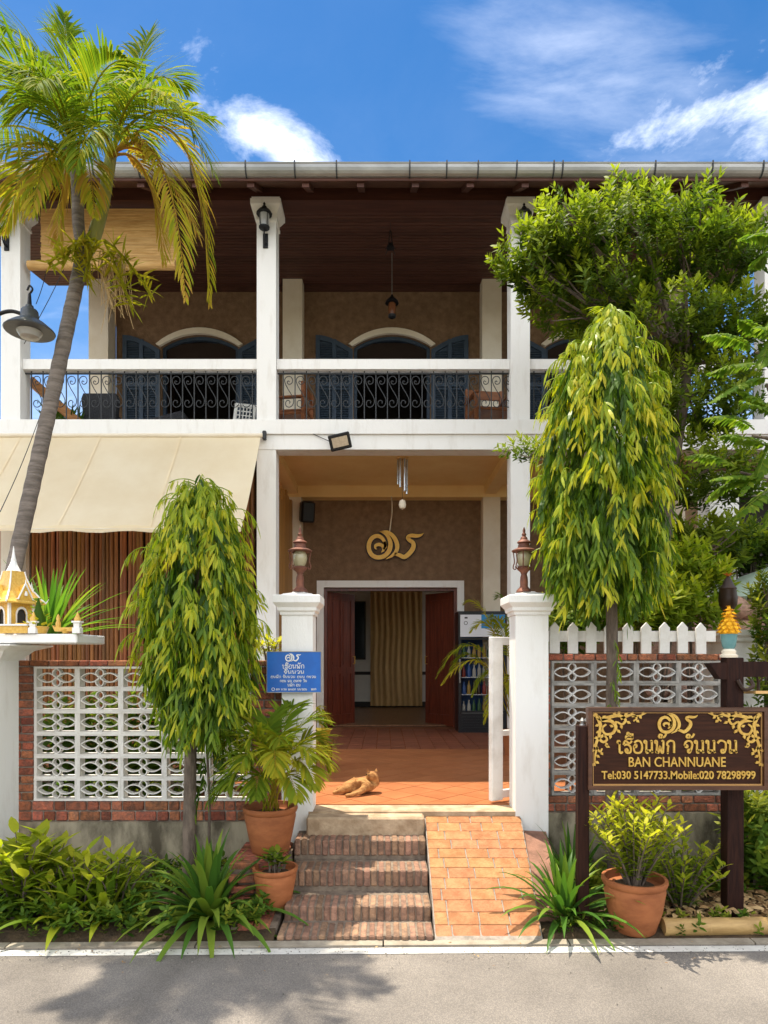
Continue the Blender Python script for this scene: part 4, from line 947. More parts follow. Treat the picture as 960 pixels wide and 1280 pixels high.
# ------------------------------------------------------------------ glyphs and signs
G = {
 'e': (.55, [[(.02, .80), (.06, .97), (.22, .98), (.26, .84), (.14, .78), (.06, .86)], [(.24, .92), (.24, .25), (.30, .03), (.46, .0), (.56, .12)]]),
 'h': (.92, [[(.02, .66), (.10, .90), (.26, 1.0), (.46, .86), (.66, .80), (.88, 1.0)], [(.06, .62), (.34, .70), (.66, .58), (.78, .32), (.70, .06), (.46, .0), (.24, .08), (.22, .26), (.36, .32), (.46, .20), (.38, .08)]]),
 'U': (0, [[(-.78, 1.17), (-.72, 1.38), (-.44, 1.44), (-.16, 1.34), (-.12, 1.17), (-.78, 1.17)], [(-.60, 1.42), (-.62, 1.6), (-.5, 1.66), (-.44, 1.56)], [(-.14, 1.2), (-.06, 1.6)], [(-.34, 1.42), (-.28, 1.62)]]),
 'o': (1.02, [[(.12, .62), (.30, .70), (.34, .54), (.20, .46), (.10, .58), (.06, .34), (.16, .08), (.46, .0), (.76, .06), (.92, .34), (.88, .74), (.66, .98), (.34, .98), (.10, .84)]]),
 'n': (1.02, [[(.16, .80), (.03, .86), (.08, 1.0), (.22, .96), (.24, .80), (.24, .12), (.30, .02), (.42, .04), (.44, .18), (.34, .24), (.26, .14)], [(.40, .06), (.60, .22), (.80, .12), (.90, .0)], [(.82, .06), (.82, .88), (.80, .99), (.70, .94)]]),
 'p': (1.12, [[(.16, .80), (.03, .86), (.08, 1.0), (.22, .96), (.24, .80), (.20, .25), (.26, .03), (.40, .06), (.54, .55), (.70, .06), (.84, .03), (.88, .25), (.90, .86), (.84, 1.0), (.74, .92)], [(.30, .02), (.14, .06), (.20, .18)]]),
 'A': (0, [[(-.66, 1.22), (-.78, 1.34), (-.70, 1.50), (-.50, 1.48), (-.46, 1.32), (-.62, 1.24)], [(-.46, 1.30), (-.22, 1.32), (-.02, 1.58)]]),
 'k': (.95, [[(.14, .0), (.16, .42), (.20, .56), (.06, .68), (.14, .88), (.40, 1.0), (.68, .96), (.80, .76), (.80, .0)], [(.06, .0), (.22, .0)]]),
 'c': (.88, [[(.02, .58), (.10, .86), (.36, 1.0), (.64, .92), (.76, .68), (.66, .30), (.52, .04), (.36, .06), (.34, .22), (.48, .28), (.60, .16)], [(.02, .58), (.20, .66), (.30, .54), (.20, .46), (.04, .54)]]),
 'v': (.92, [[(.04, .78), (.22, .98), (.52, 1.0), (.80, .82), (.84, .42), (.70, .08), (.46, .02), (.40, .18), (.54, .28), (.68, .16)]]),
 ' ': (.62, []),
}
def glyphs(mb, word, x0, x1, zb, h, w, y0, y1):
    tot = sum(G[ch][0]+(.10 if G[ch][0] else 0) for ch in word); sx = (x1-x0)/tot; x = 0
    for ch in word:
        for s in G[ch][1]:
            pp = smooth_path(s, 4); mb.ribbon([(x0+(x+a)*sx, zb+b*h) for a, b in pp], w, y0, y1)
        x += G[ch][0]+(.10 if G[ch][0] else 0)
NAME = 'ehUonpAk cAnnvn'
sg = wthing('guesthouse_sign', 'dark brown wooden sign with gold lettering and corner scrolls at the roadside', 'sign', (2.0, 4.5, 0)); ys = 4.50
sx0, sx1, sz0, sz1 = X(735, ys), X(957, ys), Z(986, ys), Z(885, ys)
MB().box(sx0, sx1, ys, ys+.03, sz0, sz1).build('board', SIGNWOOD, sg)
mb = MB()
for a0, a1, b0, b1 in ((sx0-.006, sx1+.006, sz1-.022, sz1+.004), (sx0-.006, sx1+.006, sz0-.004, sz0+.024)): mb.box(a0, a1, ys-.026, ys+.032, b0, b1)
for a0, a1 in ((sx0-.005, sx0+.022), (sx1-.022, sx1+.005)): mb.box(a0, a1, ys-.025, ys+.031, sz0+.024, sz1-.022)
mb.build('frame', mat('sign_frame_wood', (.09, .035, .016), (.055, .02, .010), rough=.35, stretch=(1, 8, 8), spec=.5), sg)
mb = MB(); i = .030; t = .004
mb.box(sx0+i, sx1-i, ys-.012, ys-.001, sz1-i-t, sz1-i); mb.box(sx0+i, sx1-i, ys-.012, ys-.001, sz0+i-.006, sz0+i+t)
mb.box(sx0+i, sx0+i+t, ys-.012, ys-.001, sz0+i+t, sz1-i-t); mb.box(sx1-i-t, sx1-i, ys-.012, ys-.001, sz0+i+t, sz1-i-t); mb.build('gilt_border', mat('gilt_bead', (.45, .25, .09), rough=.4, metal=.3), sg)
q = MB(); logo(q, X(846.5, ys), Z(904.5, ys), 50*ys/F, ys-.012, ys-.001); q.build('emblem', GOLD, sg)
for wd_, xa_, xb_ in (('ehUonpAk', 771, 845), ('cAnnvn', 855, 923)):
    q = MB(); glyphs(q, wd_, X(xa_, ys), X(xb_, ys), Z(941, ys), 15.2*ys/F, .0125, ys-.010, ys-.001); q.build('name_lettering', GOLD, sg)
me = text_mesh('latin_lettering', 'BAN CHANNUANE', .08, GOLD, .005, 121*ys/F, .0006); o = link('latin_lettering', me, sg, loc=(X(845.5, ys), ys-.006, Z(958, ys))); o.scale = (1, 1, 12.0*ys/F/.056)
me = text_mesh('telephone_lettering', 'Tel:030 5147733.Mobile:020 78298999', .06, GOLD, .005, 192*ys/F, .0009); o = link('telephone_lettering', me, sg, loc=(X(847.5, ys), ys-.006, Z(973.3, ys))); o.scale = (1, 1, 10.0*ys/F/.043)
def ornament(flip):
    mb = MB(); cx = sx1-.034 if flip else sx0+.034; cz = sz1-.034; s = -1 if flip else 1; u = ys/F   # unit: one photo pixel
    def path(pts, w0, w1):
        pp = smooth_path(pts, 5); n = len(pp); mb.ribbon([(cx+s*a*u, cz-b*u) for a, b in pp], [u*(w0+(w1-w0)*i/(n-1)) for i in range(n)], ys-.010, ys-.001)
    def lf(a, b, ang, ln, wd):
        c, d = math.cos(ang), math.sin(ang); pts = [(a, b), (a+c*ln*.5-d*wd, b+d*ln*.5+c*wd), (a+c*ln, b+d*ln), (a+c*ln*.5+d*wd, b+d*ln*.5-c*wd)]
        pp = [(cx+s*x*u, cz-y*u) for x, y in pts]; mb.prism(pp, ys-.011, ys-.001)
    path([(1, 1), (10, 8), (22, 10), (28, 17), (24, 25), (15, 26), (11, 19), (16, 14)], 5, 2)
    path([(4, 3), (9, 16), (7, 30), (12, 36), (17, 33), (14, 28)], 4.5, 2); path([(7, 30), (3, 40), (8, 48), (11, 44)], 4, 1.5); path([(5, 42), (2, 54), (2, 66)], 3, 1)
    path([(10, 8), (30, 3), (40, 8), (36, 14), (30, 11)], 4.5, 2); path([(34, 7), (48, 2), (54, 6), (50, 10)], 3.5, 1.5); path([(48, 4), (58, 3), (66, 0)], 2.5, 1)
    r = random.Random(2)
    for a, b, g in ((2, 2, .8), (10, 7, -.6), (18, 9, -.7), (26, 12, -.2), (29, 20, .8), (22, 26, 1.8), (8, 14, 2.8), (8, 22, 2.6), (7, 30, 2.9), (15, 36, 1.1), (4, 38, 2.4), (9, 48, 1.0), (3, 52, .6), (2, 60, .5), (2, 62, 2.4), (30, 3, -1.1), (38, 4, -.8), (41, 10, .5), (46, 3, -.9), (53, 8, .7), (57, 3, .9), (60, 2, -.8), (34, 14, 1.3), (20, 15, .4), (12, 26, 2.0), (14, 40, .4), (2, 46, 2.9), (25, 4, -1.2)):
        lf(a, b, g, r.uniform(5, 7.5), 1.9)
    o = mb.build('corner_scroll', GOLD, sg); fixnormals(o)
ornament(False); ornament(True)
MB().cbox(X(729.5, ys), ys+.03, .68, .075, .075, 1.42, bev=.006).build('post', POSTWOOD, sg)
MB().lathe([(.02, 1.39), (.012, 1.40), (.02, 1.42), (.004, 1.44)], 8, (X(729.5, ys), ys+.03, 0)).build('post_knob', METAL, sg)
# timber frame post behind the sign
tf = wthing('timber_post_frame', 'tall dark timber post with cross beam behind the brown sign, carrying the vase', 'post', (X(915, 4.66), 4.66, 0)); yt = 4.68
MB().cbox(X(915, yt), yt, .92, .118, .10, 1.86, bev=.006).build('post', POSTWOOD, tf)
MB().prism([(X(883, yt), Z(829, yt)), (X(897, yt), Z(849, yt)), (X(904.5, yt), Z(849, yt)), (X(904.5, yt), Z(828, yt))], yt-.045, yt+.045).build('beam_end', POSTWOOD, tf)
MB().box(X(925.5, yt), 4.2, yt-.045, yt+.045, Z(846, yt), Z(827, yt)).build('cross_beam', POSTWOOD, tf)
MB().tube(smooth_path([at(922, 850, yt-.06), at(930, 862, yt-.07), at(941, 858, yt-.07), at(938, 850, yt-.06)], 4), .014, 6).build('rope_knot', CLAYD, tf)
pr = MB(); pr.extrudex([(4.6, 1.60), (4.9, 1.585), (4.9, 1.605), (4.6, 1.62)], X(930, 4.75), 4.2); pr.build('shelf', BAMBY, tf)
def_ = wthing('twig_figure', 'small dark twig figure standing on the timber shelf by the sign', 'figurine', at(948, 868, 4.72)); c = at(948, 868, 4.74); c.z = 1.612
q = MB(); q.tube([c, c+Vector((0, 0, .06)), c+Vector((-.01, 0, .10))], [.012, .010, .006], 7); q.tube([c+Vector((0, 0, .06)), c+Vector((.025, 0, .09)), c+Vector((.03, 0, .12))], [.008, .006, .004], 6); q.tube([c+Vector((-.01, 0, .10)), c+Vector((-.03, 0, .125))], [.006, .004], 6); q.build('figure', CLAYD, def_)
va = thing('offering_vase', 'teal vase on a white foot standing on top of the timber post', 'vase', (X(911, yt), yt, 1.851))
MB().lathe([(.058, 0), (.06, .015), (.045, .025), (.048, .045), (.034, .06)], 14).build('foot', CREAMC, va, smooth=True)
MB().lathe([(.034, .061), (.044, .08), (.052, .13), (.056, .165), (.05, .17)], 14).build('vase_body', TEAL, va, smooth=True)
mg = thing('marigold_cone', 'orange marigold flower cone standing in the teal vase', 'flowers', (X(911, yt), yt, 2.02)); rr = random.Random(4)
fm_ = MB()
for i in range(14):
    g = i*2.4; fm_.leaf((0, 0, 0), (math.cos(g), math.sin(g), .9-.1*(i % 3)), (0, 0, 1), .022, .012, .6, .01, 2)
fme = fm_.mesh('marigold', MARI)
for k_, (zz, R, n) in enumerate(((.01, .064, 11), (.035, .062, 11), (.06, .052, 9), (.085, .040, 7), (.115, .032, 6), (.135, .034, 6), (.16, .02, 4), (.185, .004, 1))):
    for i in range(n): g = i*2*PI/n+k_*.4; link('marigold', fme, mg, loc=(R*math.cos(g), R*math.sin(g), zz), rot=(0, .9*min(1, R*20), g))
MB().lathe([(.04, -.02), (.06, .0), (.045, .06), (.02, .13), (.01, .19)], 10).build('cone_core', MARI, mg)
# white pier with dark urn behind
pr = wthing('white_pier', 'low white capped pier behind the timber post', 'pier', (X(920, 6.2), 6.2, 0)); yp = 6.2
MB().lathe([(.22, 0), (.22, 1.98), (.25, 2.0), (.25, 2.03), (.28, 2.05), (.28, 2.10)], c=(X(922, yp), yp, 0), sq=True).build('shaft', WHITEOLD, pr)
ur = thing('clay_urn', 'dark brown clay urn with an orange flower on the white pier', 'urn', (X(910, yp-.1), yp-.1, 2.10))
MB().lathe([(.06, 0), (.03, .04), (.028, .14), (.05, .19), (.075, .23), (.082, .30), (.07, .37), (.075, .385), (.05, .42), (.028, .47), (.01, .50)], 16).build('urn_body', CLAYD, ur, smooth=True)
q = MB()
for i in range(8): q.leaf((0, 0, .49), (math.cos(i*.8), math.sin(i*.8), .8), (0, 0, 1), .07, .025, .3, .01, 2)
q.build('flower', mat('orange_petals', (.65, .18, .03), rough=.7), ur)
# blue sign on the left pillar
yb_ = 5.40
bs2 = wthing('blue_sign', 'small blue sign with white lettering on the left gate pillar', 'sign', at(367.5, 840, yb_)); bx0, bx1, bz0, bz1 = X(334, yb_), X(401, yb_), Z(865, yb_), Z(815, yb_)
MB().box(bx0, bx1, yb_, yb_+.012, bz0, bz1).build('plate', BLUESIGN, bs2)
e = MB(); e.box(bx0-.004, bx1+.004, yb_-.004, yb_+.014, bz1, bz1+.006); e.box(bx0-.004, bx1+.004, yb_-.004, yb_+.014, bz0-.006, bz0); e.box(bx0-.005, bx0, yb_-.004, yb_+.013, bz0, bz1); e.box(bx1, bx1+.005, yb_-.004, yb_+.013, bz0, bz1); e.build('edging', METAL, bs2)
MB().box(bx0+.12, bx1-.12, yb_+.013, 5.451, bz0+.1, bz0+.2).build('bracket', METAL, bs2)
u = yb_/F; q = MB(); cxm = (bx0+bx1)/2
logo(q, cxm-1*u, Z(822, yb_), 20*u, yb_-.003, yb_-.0005)
for w_, a, b, zz, hh in (('ehUonpAk', 353, 381, 835.6, 4.6), ('cAnnvn', 355, 381, 842, 3.6)): glyphs(q, w_, X(a, yb_), X(b, yb_), Z(zz, yb_), hh*u, .0042, yb_-.003, yb_-.0005)
for w_, a, b, zz, hh in (('onpAk cAnnvn onn kcvn', 338.5, 395.5, 847.5, 2.6), ('kon pn onkc vAn', 350, 384, 852.6, 2.6), ('npAk on', 359.5, 376, 858, 3.0), ('ok nvn pnok nnvon', 345, 384, 862.8, 2.0), ('pnk', 389, 395.5, 862.8, 2.2)): glyphs(q, w_, X(a, yb_), X(b, yb_), Z(zz, yb_), hh*u, .0028, yb_-.003, yb_-.0005)
q.ribbon([(X(341.5, yb_)+1.8*u*math.cos(g), Z(861.5, yb_)+1.8*u*math.sin(g)) for g in [2*PI*i/12 for i in range(13)]], .004, yb_-.003, yb_-.0005)
q.build('lettering', WHITEP, bs2)

# ------------------------------------------------------------------ spirit house shrine
yS = 5.2; shx = X(-10, yS); shz = Z(799, yS)
sp1 = wthing('shrine_pedestal', 'white square pedestal carrying the spirit house at the left edge', 'pedestal', (shx, yS, 0))
MB().lathe([(.15, -.02), (.15, .30), (.135, .32), (.135, shz-.17), (.15, shz-.16), (.22, shz-.09), (.32, shz-.055), (.32, shz-.045)], c=(shx, yS, 0), sq=True).build('shaft', WHITE, sp1)
MB().cbox(-2.80, yS, shz-.002, 1.02, .50, .07, bev=.008).build('shelf', WHITE, sp1)
hx = X(17, yS); z0 = shz+.037
sh = thing('spirit_house', 'golden and white spirit house with a pointed roof on the pedestal', 'shrine', (hx, yS+.0, z0), math.radians(-28)); sh.scale = (.62, .62, .72)
MB().lathe([(.25, 0), (.25, .03), (.235, .035), (.225, .06), (.21, .062)], sq=True).build('base', WHITE, sh)
MB().lathe([(.212, .063), (.212, .075), (.205, .08)], sq=True).build('base_band', GOLDSHRINE, sh)
H0, H1, w = .081, .34, .155
bd = MB()
for k_ in range(4):
    R = Matrix.Rotation(k_*PI/2, 4, 'Z')
    a = arch(0, .062, .215, .275, 8); pl2 = [(-w, H0), (-.062, H0)]+a+[(.062, H0), (w, H0), (w, H1), (-w, H1)]
    n = len(pl2); vs = [R @ Vector((x, -w, z)) for x, z in pl2]+[R @ Vector((x, -w+.012, z)) for x, z in pl2]
    bd.add(vs, [tuple(range(n)), tuple(range(2*n-1, n-1, -1))]+[(i, i+n, (i+1) % n+n, (i+1) % n) for i in range(n)])
bo = bd.build('wall', GOLDSHRINE, sh)
wf = MB()
for k_ in range(4):
    R = Matrix.Rotation(k_*PI/2, 4, 'Z')
    o = arch(0, .074, .215, .298, 8)
    outl = [(-.074, H0), (-.060, H0)]+arch(0, .060, .213, .272, 8)+[(.060, H0), (.074, H0)]+o[::-1]; n = len(outl)
    vs = [R @ Vector((x, -w-.012, z)) for x, z in outl]+[R @ Vector((x, -w-.001, z)) for x, z in outl]
    wf.add(vs, [tuple(range(n)), tuple(range(2*n-1, n-1, -1))]+[(i, i+n, (i+1) % n+n, (i+1) % n) for i in range(n)])
    MB().box(w-.014, w+.016, -w-.016, -w+.014, H0, H1, R).build('corner_post', WHITE, sh)
fixnormals(wf.build('window_frame', WHITE, sh)); MB().box(-w+.03, w-.03, -w+.03, w-.03, H0, H1).build('inner_room', DARK, sh)
MB().lathe([(.26, H1-.012), (.262, H1+.002), (.225, H1+.035), (.19, H1+.085), (.165, H1+.12)], sq=True).build('lower_roof', GOLDSHRINE, sh)
MB().lathe([(.155, H1+.121), (.13, H1+.19), (.105, H1+.26), (.085, H1+.34), (.082, H1+.345)], sq=True).build('upper_roof', GOLDSHRINE, sh)
MB().lathe([(.088, H1+.346), (.07, H1+.375), (.045, H1+.42), (.03, H1+.46), (.033, H1+.466), (.022, H1+.50), (.012, H1+.56), (.003, H1+.62)], 8).build('spire', WHITE, sh, smooth=True)
for k_ in range(4):
    rd = MB()
    g = k_*PI/2+PI/4; cg, sn = math.cos(g)*math.sqrt(2), math.sin(g)*math.sqrt(2)
    rd.tube([(r*cg, r*sn, z) for r, z in ((.285, H1+.05), (.262, H1+.004), (.225, H1+.04), (.19, H1+.09), (.165, H1+.125))], [.003, .011, .011, .011, .009], 6)
    rd.tube([(r*cg, r*sn, z) for r, z in ((.165, H1+.165), (.155, H1+.125), (.13, H1+.195), (.105, H1+.265), (.088, H1+.345))], [.003, .010, .010, .009, .008], 6); rd.build('ridge', WHITE, sh)

for k_ in range(4):
    R = Matrix.Rotation(k_*PI/2, 4, 'Z'); g2 = MB(); tri = [(-.10, H1+.03), (.10, H1+.03), (0, H1+.20)]
    vs = [R @ Vector((x, -.235, z)) for x, z in tri]+[R @ Vector((x*.5, -.12, H1+.03+(z-H1-.03)*.9)) for x, z in tri]
    g2.add(vs, [(0, 1, 2), (5, 4, 3), (0, 3, 4, 1), (1, 4, 5, 2), (2, 5, 3, 0)]); go = g2.build('gable', GOLDSHRINE, sh)
    t2 = MB(); t2.tube([R @ Vector((-.125, -.243, H1+.035)), R @ Vector((-.10, -.243, H1+.03)), R @ Vector((0, -.243, H1+.205)), R @ Vector((.0, -.243, H1+.245))], [.004, .010, .010, .003], 6)
    t2.tube([R @ Vector((.125, -.243, H1+.035)), R @ Vector((.10, -.243, H1+.03)), R @ Vector((0, -.243, H1+.205))], [.004, .010, .010], 6); t2.build('barge_trim', WHITE, go)
    t3 = MB(); t3.lathe([(.018, 0), (.02, .02), (.006, .05)], 8, R @ Vector((0, -.25, H1+.07))); t3.build('rosette', WHITE, go)
# little things on the shrine shelf
fo = thing('flower_offering', 'green and yellow folded leaf flower cone on the shrine shelf', 'flowers', (X(48, 5.02), 5.02, z0)); q = MB(); rr = random.Random(9)
MB().lathe([(.055, 0), (.075, .05), (.07, .055)], 12).build('bowl', GOLDSHRINE, fo, smooth=True)
for i in range(46):
    g = rr.random()*2*PI; zz = rr.random()**1.4; R = .07*(1-zz)+.006
    q.leaf((R*math.cos(g), R*math.sin(g), .055+zz*.20), (math.cos(g), math.sin(g), .8), (0, 0, 1), .045, .028, .4, .75 if zz < .4 else .3, 3)
q.build('petals', leafmat('offering_petals', [(0, (.08, .2, .02)), (.4, (.3, .4, .03)), (1, (.75, .6, .02))], .2), fo)['kind'] = 'stuff'; MB().lathe([(.06, .055), (.045, .12), (.02, .2), (.005, .27)], 10).build('cone', LBRIGHT, fo)
for px, lab in ((42, 'white newel post on the shrine shelf edge before the flower offering'), (97, 'white newel post at the shrine shelf corner')):
    t = thing('shrine_newel', lab, 'post', (X(px, 4.96), 4.96, z0), 0, 'newels on the shrine shelf')
    MB().lathe([(.028, 0), (.028, .04), (.02, .045), (.022, .075), (.032, .08), (.032, .092)], sq=True).build('shaft', WHITE, t); MB().lathe([(.024, .093), (.026, .11), (.012, .135), (.003, .16)], 8).build('knob', GOLDSHRINE, t, smooth=True)
tr = wthing('shrine_balustrade', 'low golden balustrade along the front edge of the shrine shelf', 'balustrade', (X(10, 4.94), 4.94, z0))
MB().box(X(-50, 4.95), X(36, 4.95), 4.93, 4.95, z0, z0+.055).build('panel', GOLDSHRINE, tr); MB().box(X(-50, 4.95), X(36, 4.95), 4.92, 4.96, z0+.056, z0+.068).build('rail', WHITE, tr)
fi = thing('shrine_boat', 'golden toy boat with a seated figure on the right of the shrine shelf', 'figurine', (X(82, 4.98), 4.98, z0))
MB().lathe([(.02, 0), (.035, .03), (.03, .032)], 10).build('hull_foot', GOLDSHRINE, fi)
q = MB(); q.prism([(-.09, .06), (-.07, .015), (.06, .015), (.09, .05), (.07, .045), (-.07, .045)], -.025, .025); q.build('hull', GOLDSHRINE, fi)
MB().lathe([(.018, 0), (.02, .03), (.012, .05), (.016, .065), (.012, .082), (.003, .10)], 8, (-.055, 0, .045)).build('figure', GOLDSHRINE, fi, smooth=True)
tp = thing('shrine_tray', 'golden tray dish beside the flower offering on the shrine shelf', 'dish', (X(30, 4.99), 4.99, z0+.0)); MB().lathe([(.03, 0), (.02, .03), (.055, .06), (.06, .075), (.05, .07)], 12).build('dish', GOLDSHRINE, tp, smooth=True)

# ------------------------------------------------------------------ street lamp on a curved arm
yl = 5.6
lamp = wthing('street_lamp', 'grey bell shaped street lamp hanging on a curved arm at the left edge', 'street lamp', (-3.75, yl, 0))
c = at(37, 412, yl)
MB().lathe([(.195, -.02), (.20, -.012), (.19, .0), (.13, .05), (.075, .085), (.068, .15), (.06, .165), (.035, .18), (.03, .20)], 24, c).build('lamp_shade', SHADEM, lamp, smooth=True)
MB().lathe([(.03, -.075), (.075, -.065), (.10, -.03), (.11, .0), (.10, .02)], 18, c).build('bulb_globe', LAMPG, lamp, smooth=True)
MB().tube([c+Vector((0, 0, .19)), c+Vector((0, 0, .30))], [.02, .012], 8).build('stem', IRON, lamp)
MB().tube(smooth_path([c+Vector((-.06, 0, .13)), c+Vector((-.16, 0, .155)), c+Vector((-.28, 0, .12)), c+Vector((-.45, 0, .0)), Vector((-3.75, yl, c.z-.18))], 6), .016, 8).build('arm', IRON, lamp)
MB().tube(smooth_path([c+Vector((0, 0, .30)), c+Vector((.025, 0, .34)), c+Vector((0, 0, .37)), c+Vector((-.02, 0, .33))], 5), .008, 6).build('hook', IRON, lamp)
MB().tube([(-3.75, yl, 0), (-3.75, yl, 5.4)], [.06, .045], 12).build('pole', IRON, lamp)
cb = wthing('overhead_cable', 'thin black cables running from the house column toward the lamp', 'cable', at(60, 400, 8))
for a, b in (((92, 310, 9.2), (30, 430, 9.0)), ((60, 330, 9.2), (45, 380, 8.9)), ((50, 520, 9.0), (0, 640, 7.5))):
    A, B = at(*a), at(*b); MB().tube([A.lerp(B, i/8)+Vector((0, 0, -.05*math.sin(PI*i/8))) for i in range(9)], .005, 5).build('wire', BLACKP, cb)

# ------------------------------------------------------------------ vegetation
def bez(p0, p1, p2, t):
    p0, p1, p2 = Vector(p0), Vector(p1), Vector(p2); return p0*(1-t)**2+p1*2*t*(1-t)+p2*t*t
def frond_mesh(p0, p1, p2, n, ll, lw, r, t0=.16, droop=.9, tbase=.3, tvar=.25, ang=.75, rad=.014, org=None, segs=4, brown=0.0, fl=.15):
    p0, p1, p2 = Vector(p0), Vector(p1), Vector(p2); mb = MB(); org = org or Vector((0, 0, 0))
    mb.tube([bez(p0, p1, p2, i/12)-org for i in range(13)], [rad*(1-.85*i/12) for i in range(13)], 5, t=min(1, tbase+.25))
    for i in range(n):
        t = t0+(1-t0)*(i+.5)/n; P = bez(p0, p1, p2, t)-org; T = (bez(p0, p1, p2, min(1, t+.02))-bez(p0, p1, p2, max(0, t-.02))).normalized()
        S = T.cross(Vector((0, 0, 1))); S = S.normalized() if S.length > .05 else T.cross(Vector((0, 1, 0))).normalized(); Nn = S.cross(T)
        u = (t-t0)/(1-t0); pf_ = (math.sin(PI*min(1, .12+u*.86)))**.7; a = ang+.5*u
        for s in (-1, 1):
            d = S*s*math.cos(a)+T*math.sin(a)+Nn*(fl+r.uniform(-.2, .2)); L_ = ll*pf_*r.uniform(.85, 1.12)
            tt = tbase+r.uniform(-tvar, tvar)+(brown if r.random() < .4 else 0)
            mb.leaf(P, d, Nn+Vector((r.uniform(-.25, .25), r.uniform(-.25, .25), 0)), L_, lw*r.uniform(.8, 1.15), droop*r.uniform(.6, 1.3), max(.01, min(1, tt)), segs)
    return mb
# the palm
yP = 5.75
palm = wthing('palm_tree', 'tall feather palm leaning in front of the awning with a bushy crown', 'palm tree', (at(-40, 1000, yP).x, yP, 0))
rp0 = random.Random(2)
def trunkpath(pts, dy=0): return [at(px, py, yP+dy) for px, py in pts]
tp1 = smooth_path(trunkpath([(-62, 1070), (-30, 930), (22, 690), (61, 515), (98, 345), (106, 300)]), 16)
MB().tube(tp1, [.069+(.053-.069)*i/(len(tp1)-1)+(.0035 if i % 2 else 0)+rp0.uniform(-.0015, .0015) for i in range(len(tp1))], 14).build('trunk', PALMB, palm, smooth=True)
tp2 = smooth_path(trunkpath([(104, 318), (116, 300), (128, 258), (136, 212), (141, 180)], .06), 5)
MB().tube(tp2, [.062+(.045-.062)*i/(len(tp2)-1) for i in range(len(tp2))], 12).build('crownshaft', SHAFT, palm, smooth=True)
tp3 = smooth_path(trunkpath([(103, 315), (98, 280), (97, 240), (94, 205)], -.04), 5)
MB().tube(tp3, [.058, *[.05]*(len(tp3)-2), .035], 12).build('crownshaft', PALMB, palm, smooth=True)
rp = random.Random(21)
FR_ALL = [  # start, control, tip in photo pixels, depth offset of control and tip, tint, leaflet length
 ((140, 190), (185, 30), (272, 225), -.3, -.5, .32, .50), ((140, 192), (255, 70), (262, 382), .1, .2, .62, .42), ((139, 195), (215, 120), (232, 375), -.5, -.8, .66, .42),
 ((140, 188), (168, 90), (188, 42), .2, .4, .30, .42), ((140, 190), (130, 60), (70, 40), .4, .7, .34, .50), ((139, 192), (95, 70), (10, 150), -.3, -.5, .30, .52),
 ((139, 196), (95, 130), (30, 275), -.5, -.8, .50, .46), ((140, 192), (205, 95), (246, 275), .7, 1.1, .50, .46), ((140, 192), (165, 70), (215, 130), -.9, -1.5, .34, .48),
 ((140, 194), (150, 100), (165, 215), -.9, -1.3, .40, .44), ((140, 196), (190, 170), (205, 330), .2, .1, .80, .38), ((140, 194), (120, 110), (95, 210), -.9, -1.2, .36, .46),
 ((95, 208), (75, 50), (-5, 30), .2, .4, .26, .52), ((95, 208), (50, 70), (-60, 120), .0, .0, .30, .52), ((95, 210), (50, 120), (-30, 240), -.3, -.5, .40, .48),
 ((95, 210), (60, 140), (40, 270), -.7, -1.0, .52, .44), ((95, 208), (110, 70), (160, 75), -.4, -.7, .30, .48), ((95, 208), (85, 90), (80, 18), .0, .1, .24, .34),
 ((95, 210), (70, 90), (20, 90), -.8, -1.3, .30, .50), ((95, 212), (80, 170), (72, 315), .1, .0, .78, .36), ((95, 210), (110, 150), (118, 270), -.5, -.7, .62, .38),
 ((95, 208), (60, 60), (20, 60), .6, 1.0, .32, .50), ((140, 194), (185, 150), (250, 300), -.2, -.3, .74, .40), ((95, 210), (20, 110), (-60, 200), .5, .8, .4, .48),
 ((140, 190), (170, 60), (232, 110), .5, .9, .34, .48), ((95, 209), (100, 60), (120, 60), .7, 1.1, .3, .46),
 ((95, 210), (40, 60), (-40, 60), -.6, -.9, .34, .52), ((95, 210), (70, 60), (45, 110), -.9, -1.5, .30, .50), ((140, 192), (170, 110), (268, 150), -.5, -.8, .38, .50), ((95, 210), (50, 150), (-10, 200), -.7, -1.1, .45, .48),
 ((95, 210), (40, 150), (5, 290), .2, .3, .55, .42), ((140, 193), (150, 130), (185, 190), .6, 1.0, .42, .46)]
FR = [f for i, f in enumerate(FR_ALL) if i not in (7, 9, 14, 25)]
for st_, ct_, tp_, d1, d2, tn, ll in FR:
    org = at(st_[0], st_[1], yP)
    me = frond_mesh(org, at(ct_[0], ct_[1], yP+d1), at(tp_[0], tp_[1], yP+d2), 56, ll*1.0, .019, rp, droop=1.05, tbase=tn+.03, tvar=.22, org=org, brown=.25 if tn > .45 else .06).mesh('frond', LPALM)
    link('frond', me, palm, loc=org)
for pts, n, tn in (([(112, 300), (95, 300), (78, 330)], 60, .62), ([(122, 300), (112, 318), (105, 352)], 60, .66), ([(130, 300), (160, 320), (190, 372)], 70, .60), ([(130, 300), (150, 345), (165, 385)], 60, .58), ([(120, 298), (80, 310), (60, 330)], 40, .66)):
    q = MB(); P3 = [at(a, b, yP-.12) for a, b in pts]; q.tube([bez(*P3, i/8) for i in range(9)], .012, 5, t=.6)
    for i in range(n):
        t = .15+.85*i/n; d = Vector((rp.uniform(-1, 1), rp.uniform(-1, .6), rp.uniform(-.9, .8))); q.leaf(bez(*P3, t), d, (rp.uniform(-1, 1), rp.uniform(-1, 1), 1), rp.uniform(.11, .2), .02, .5, max(.01, min(.8, tn+.1+rp.uniform(-.2, .1))), 3)
    q.build('flower_spray', LPALM, palm)
q = MB()
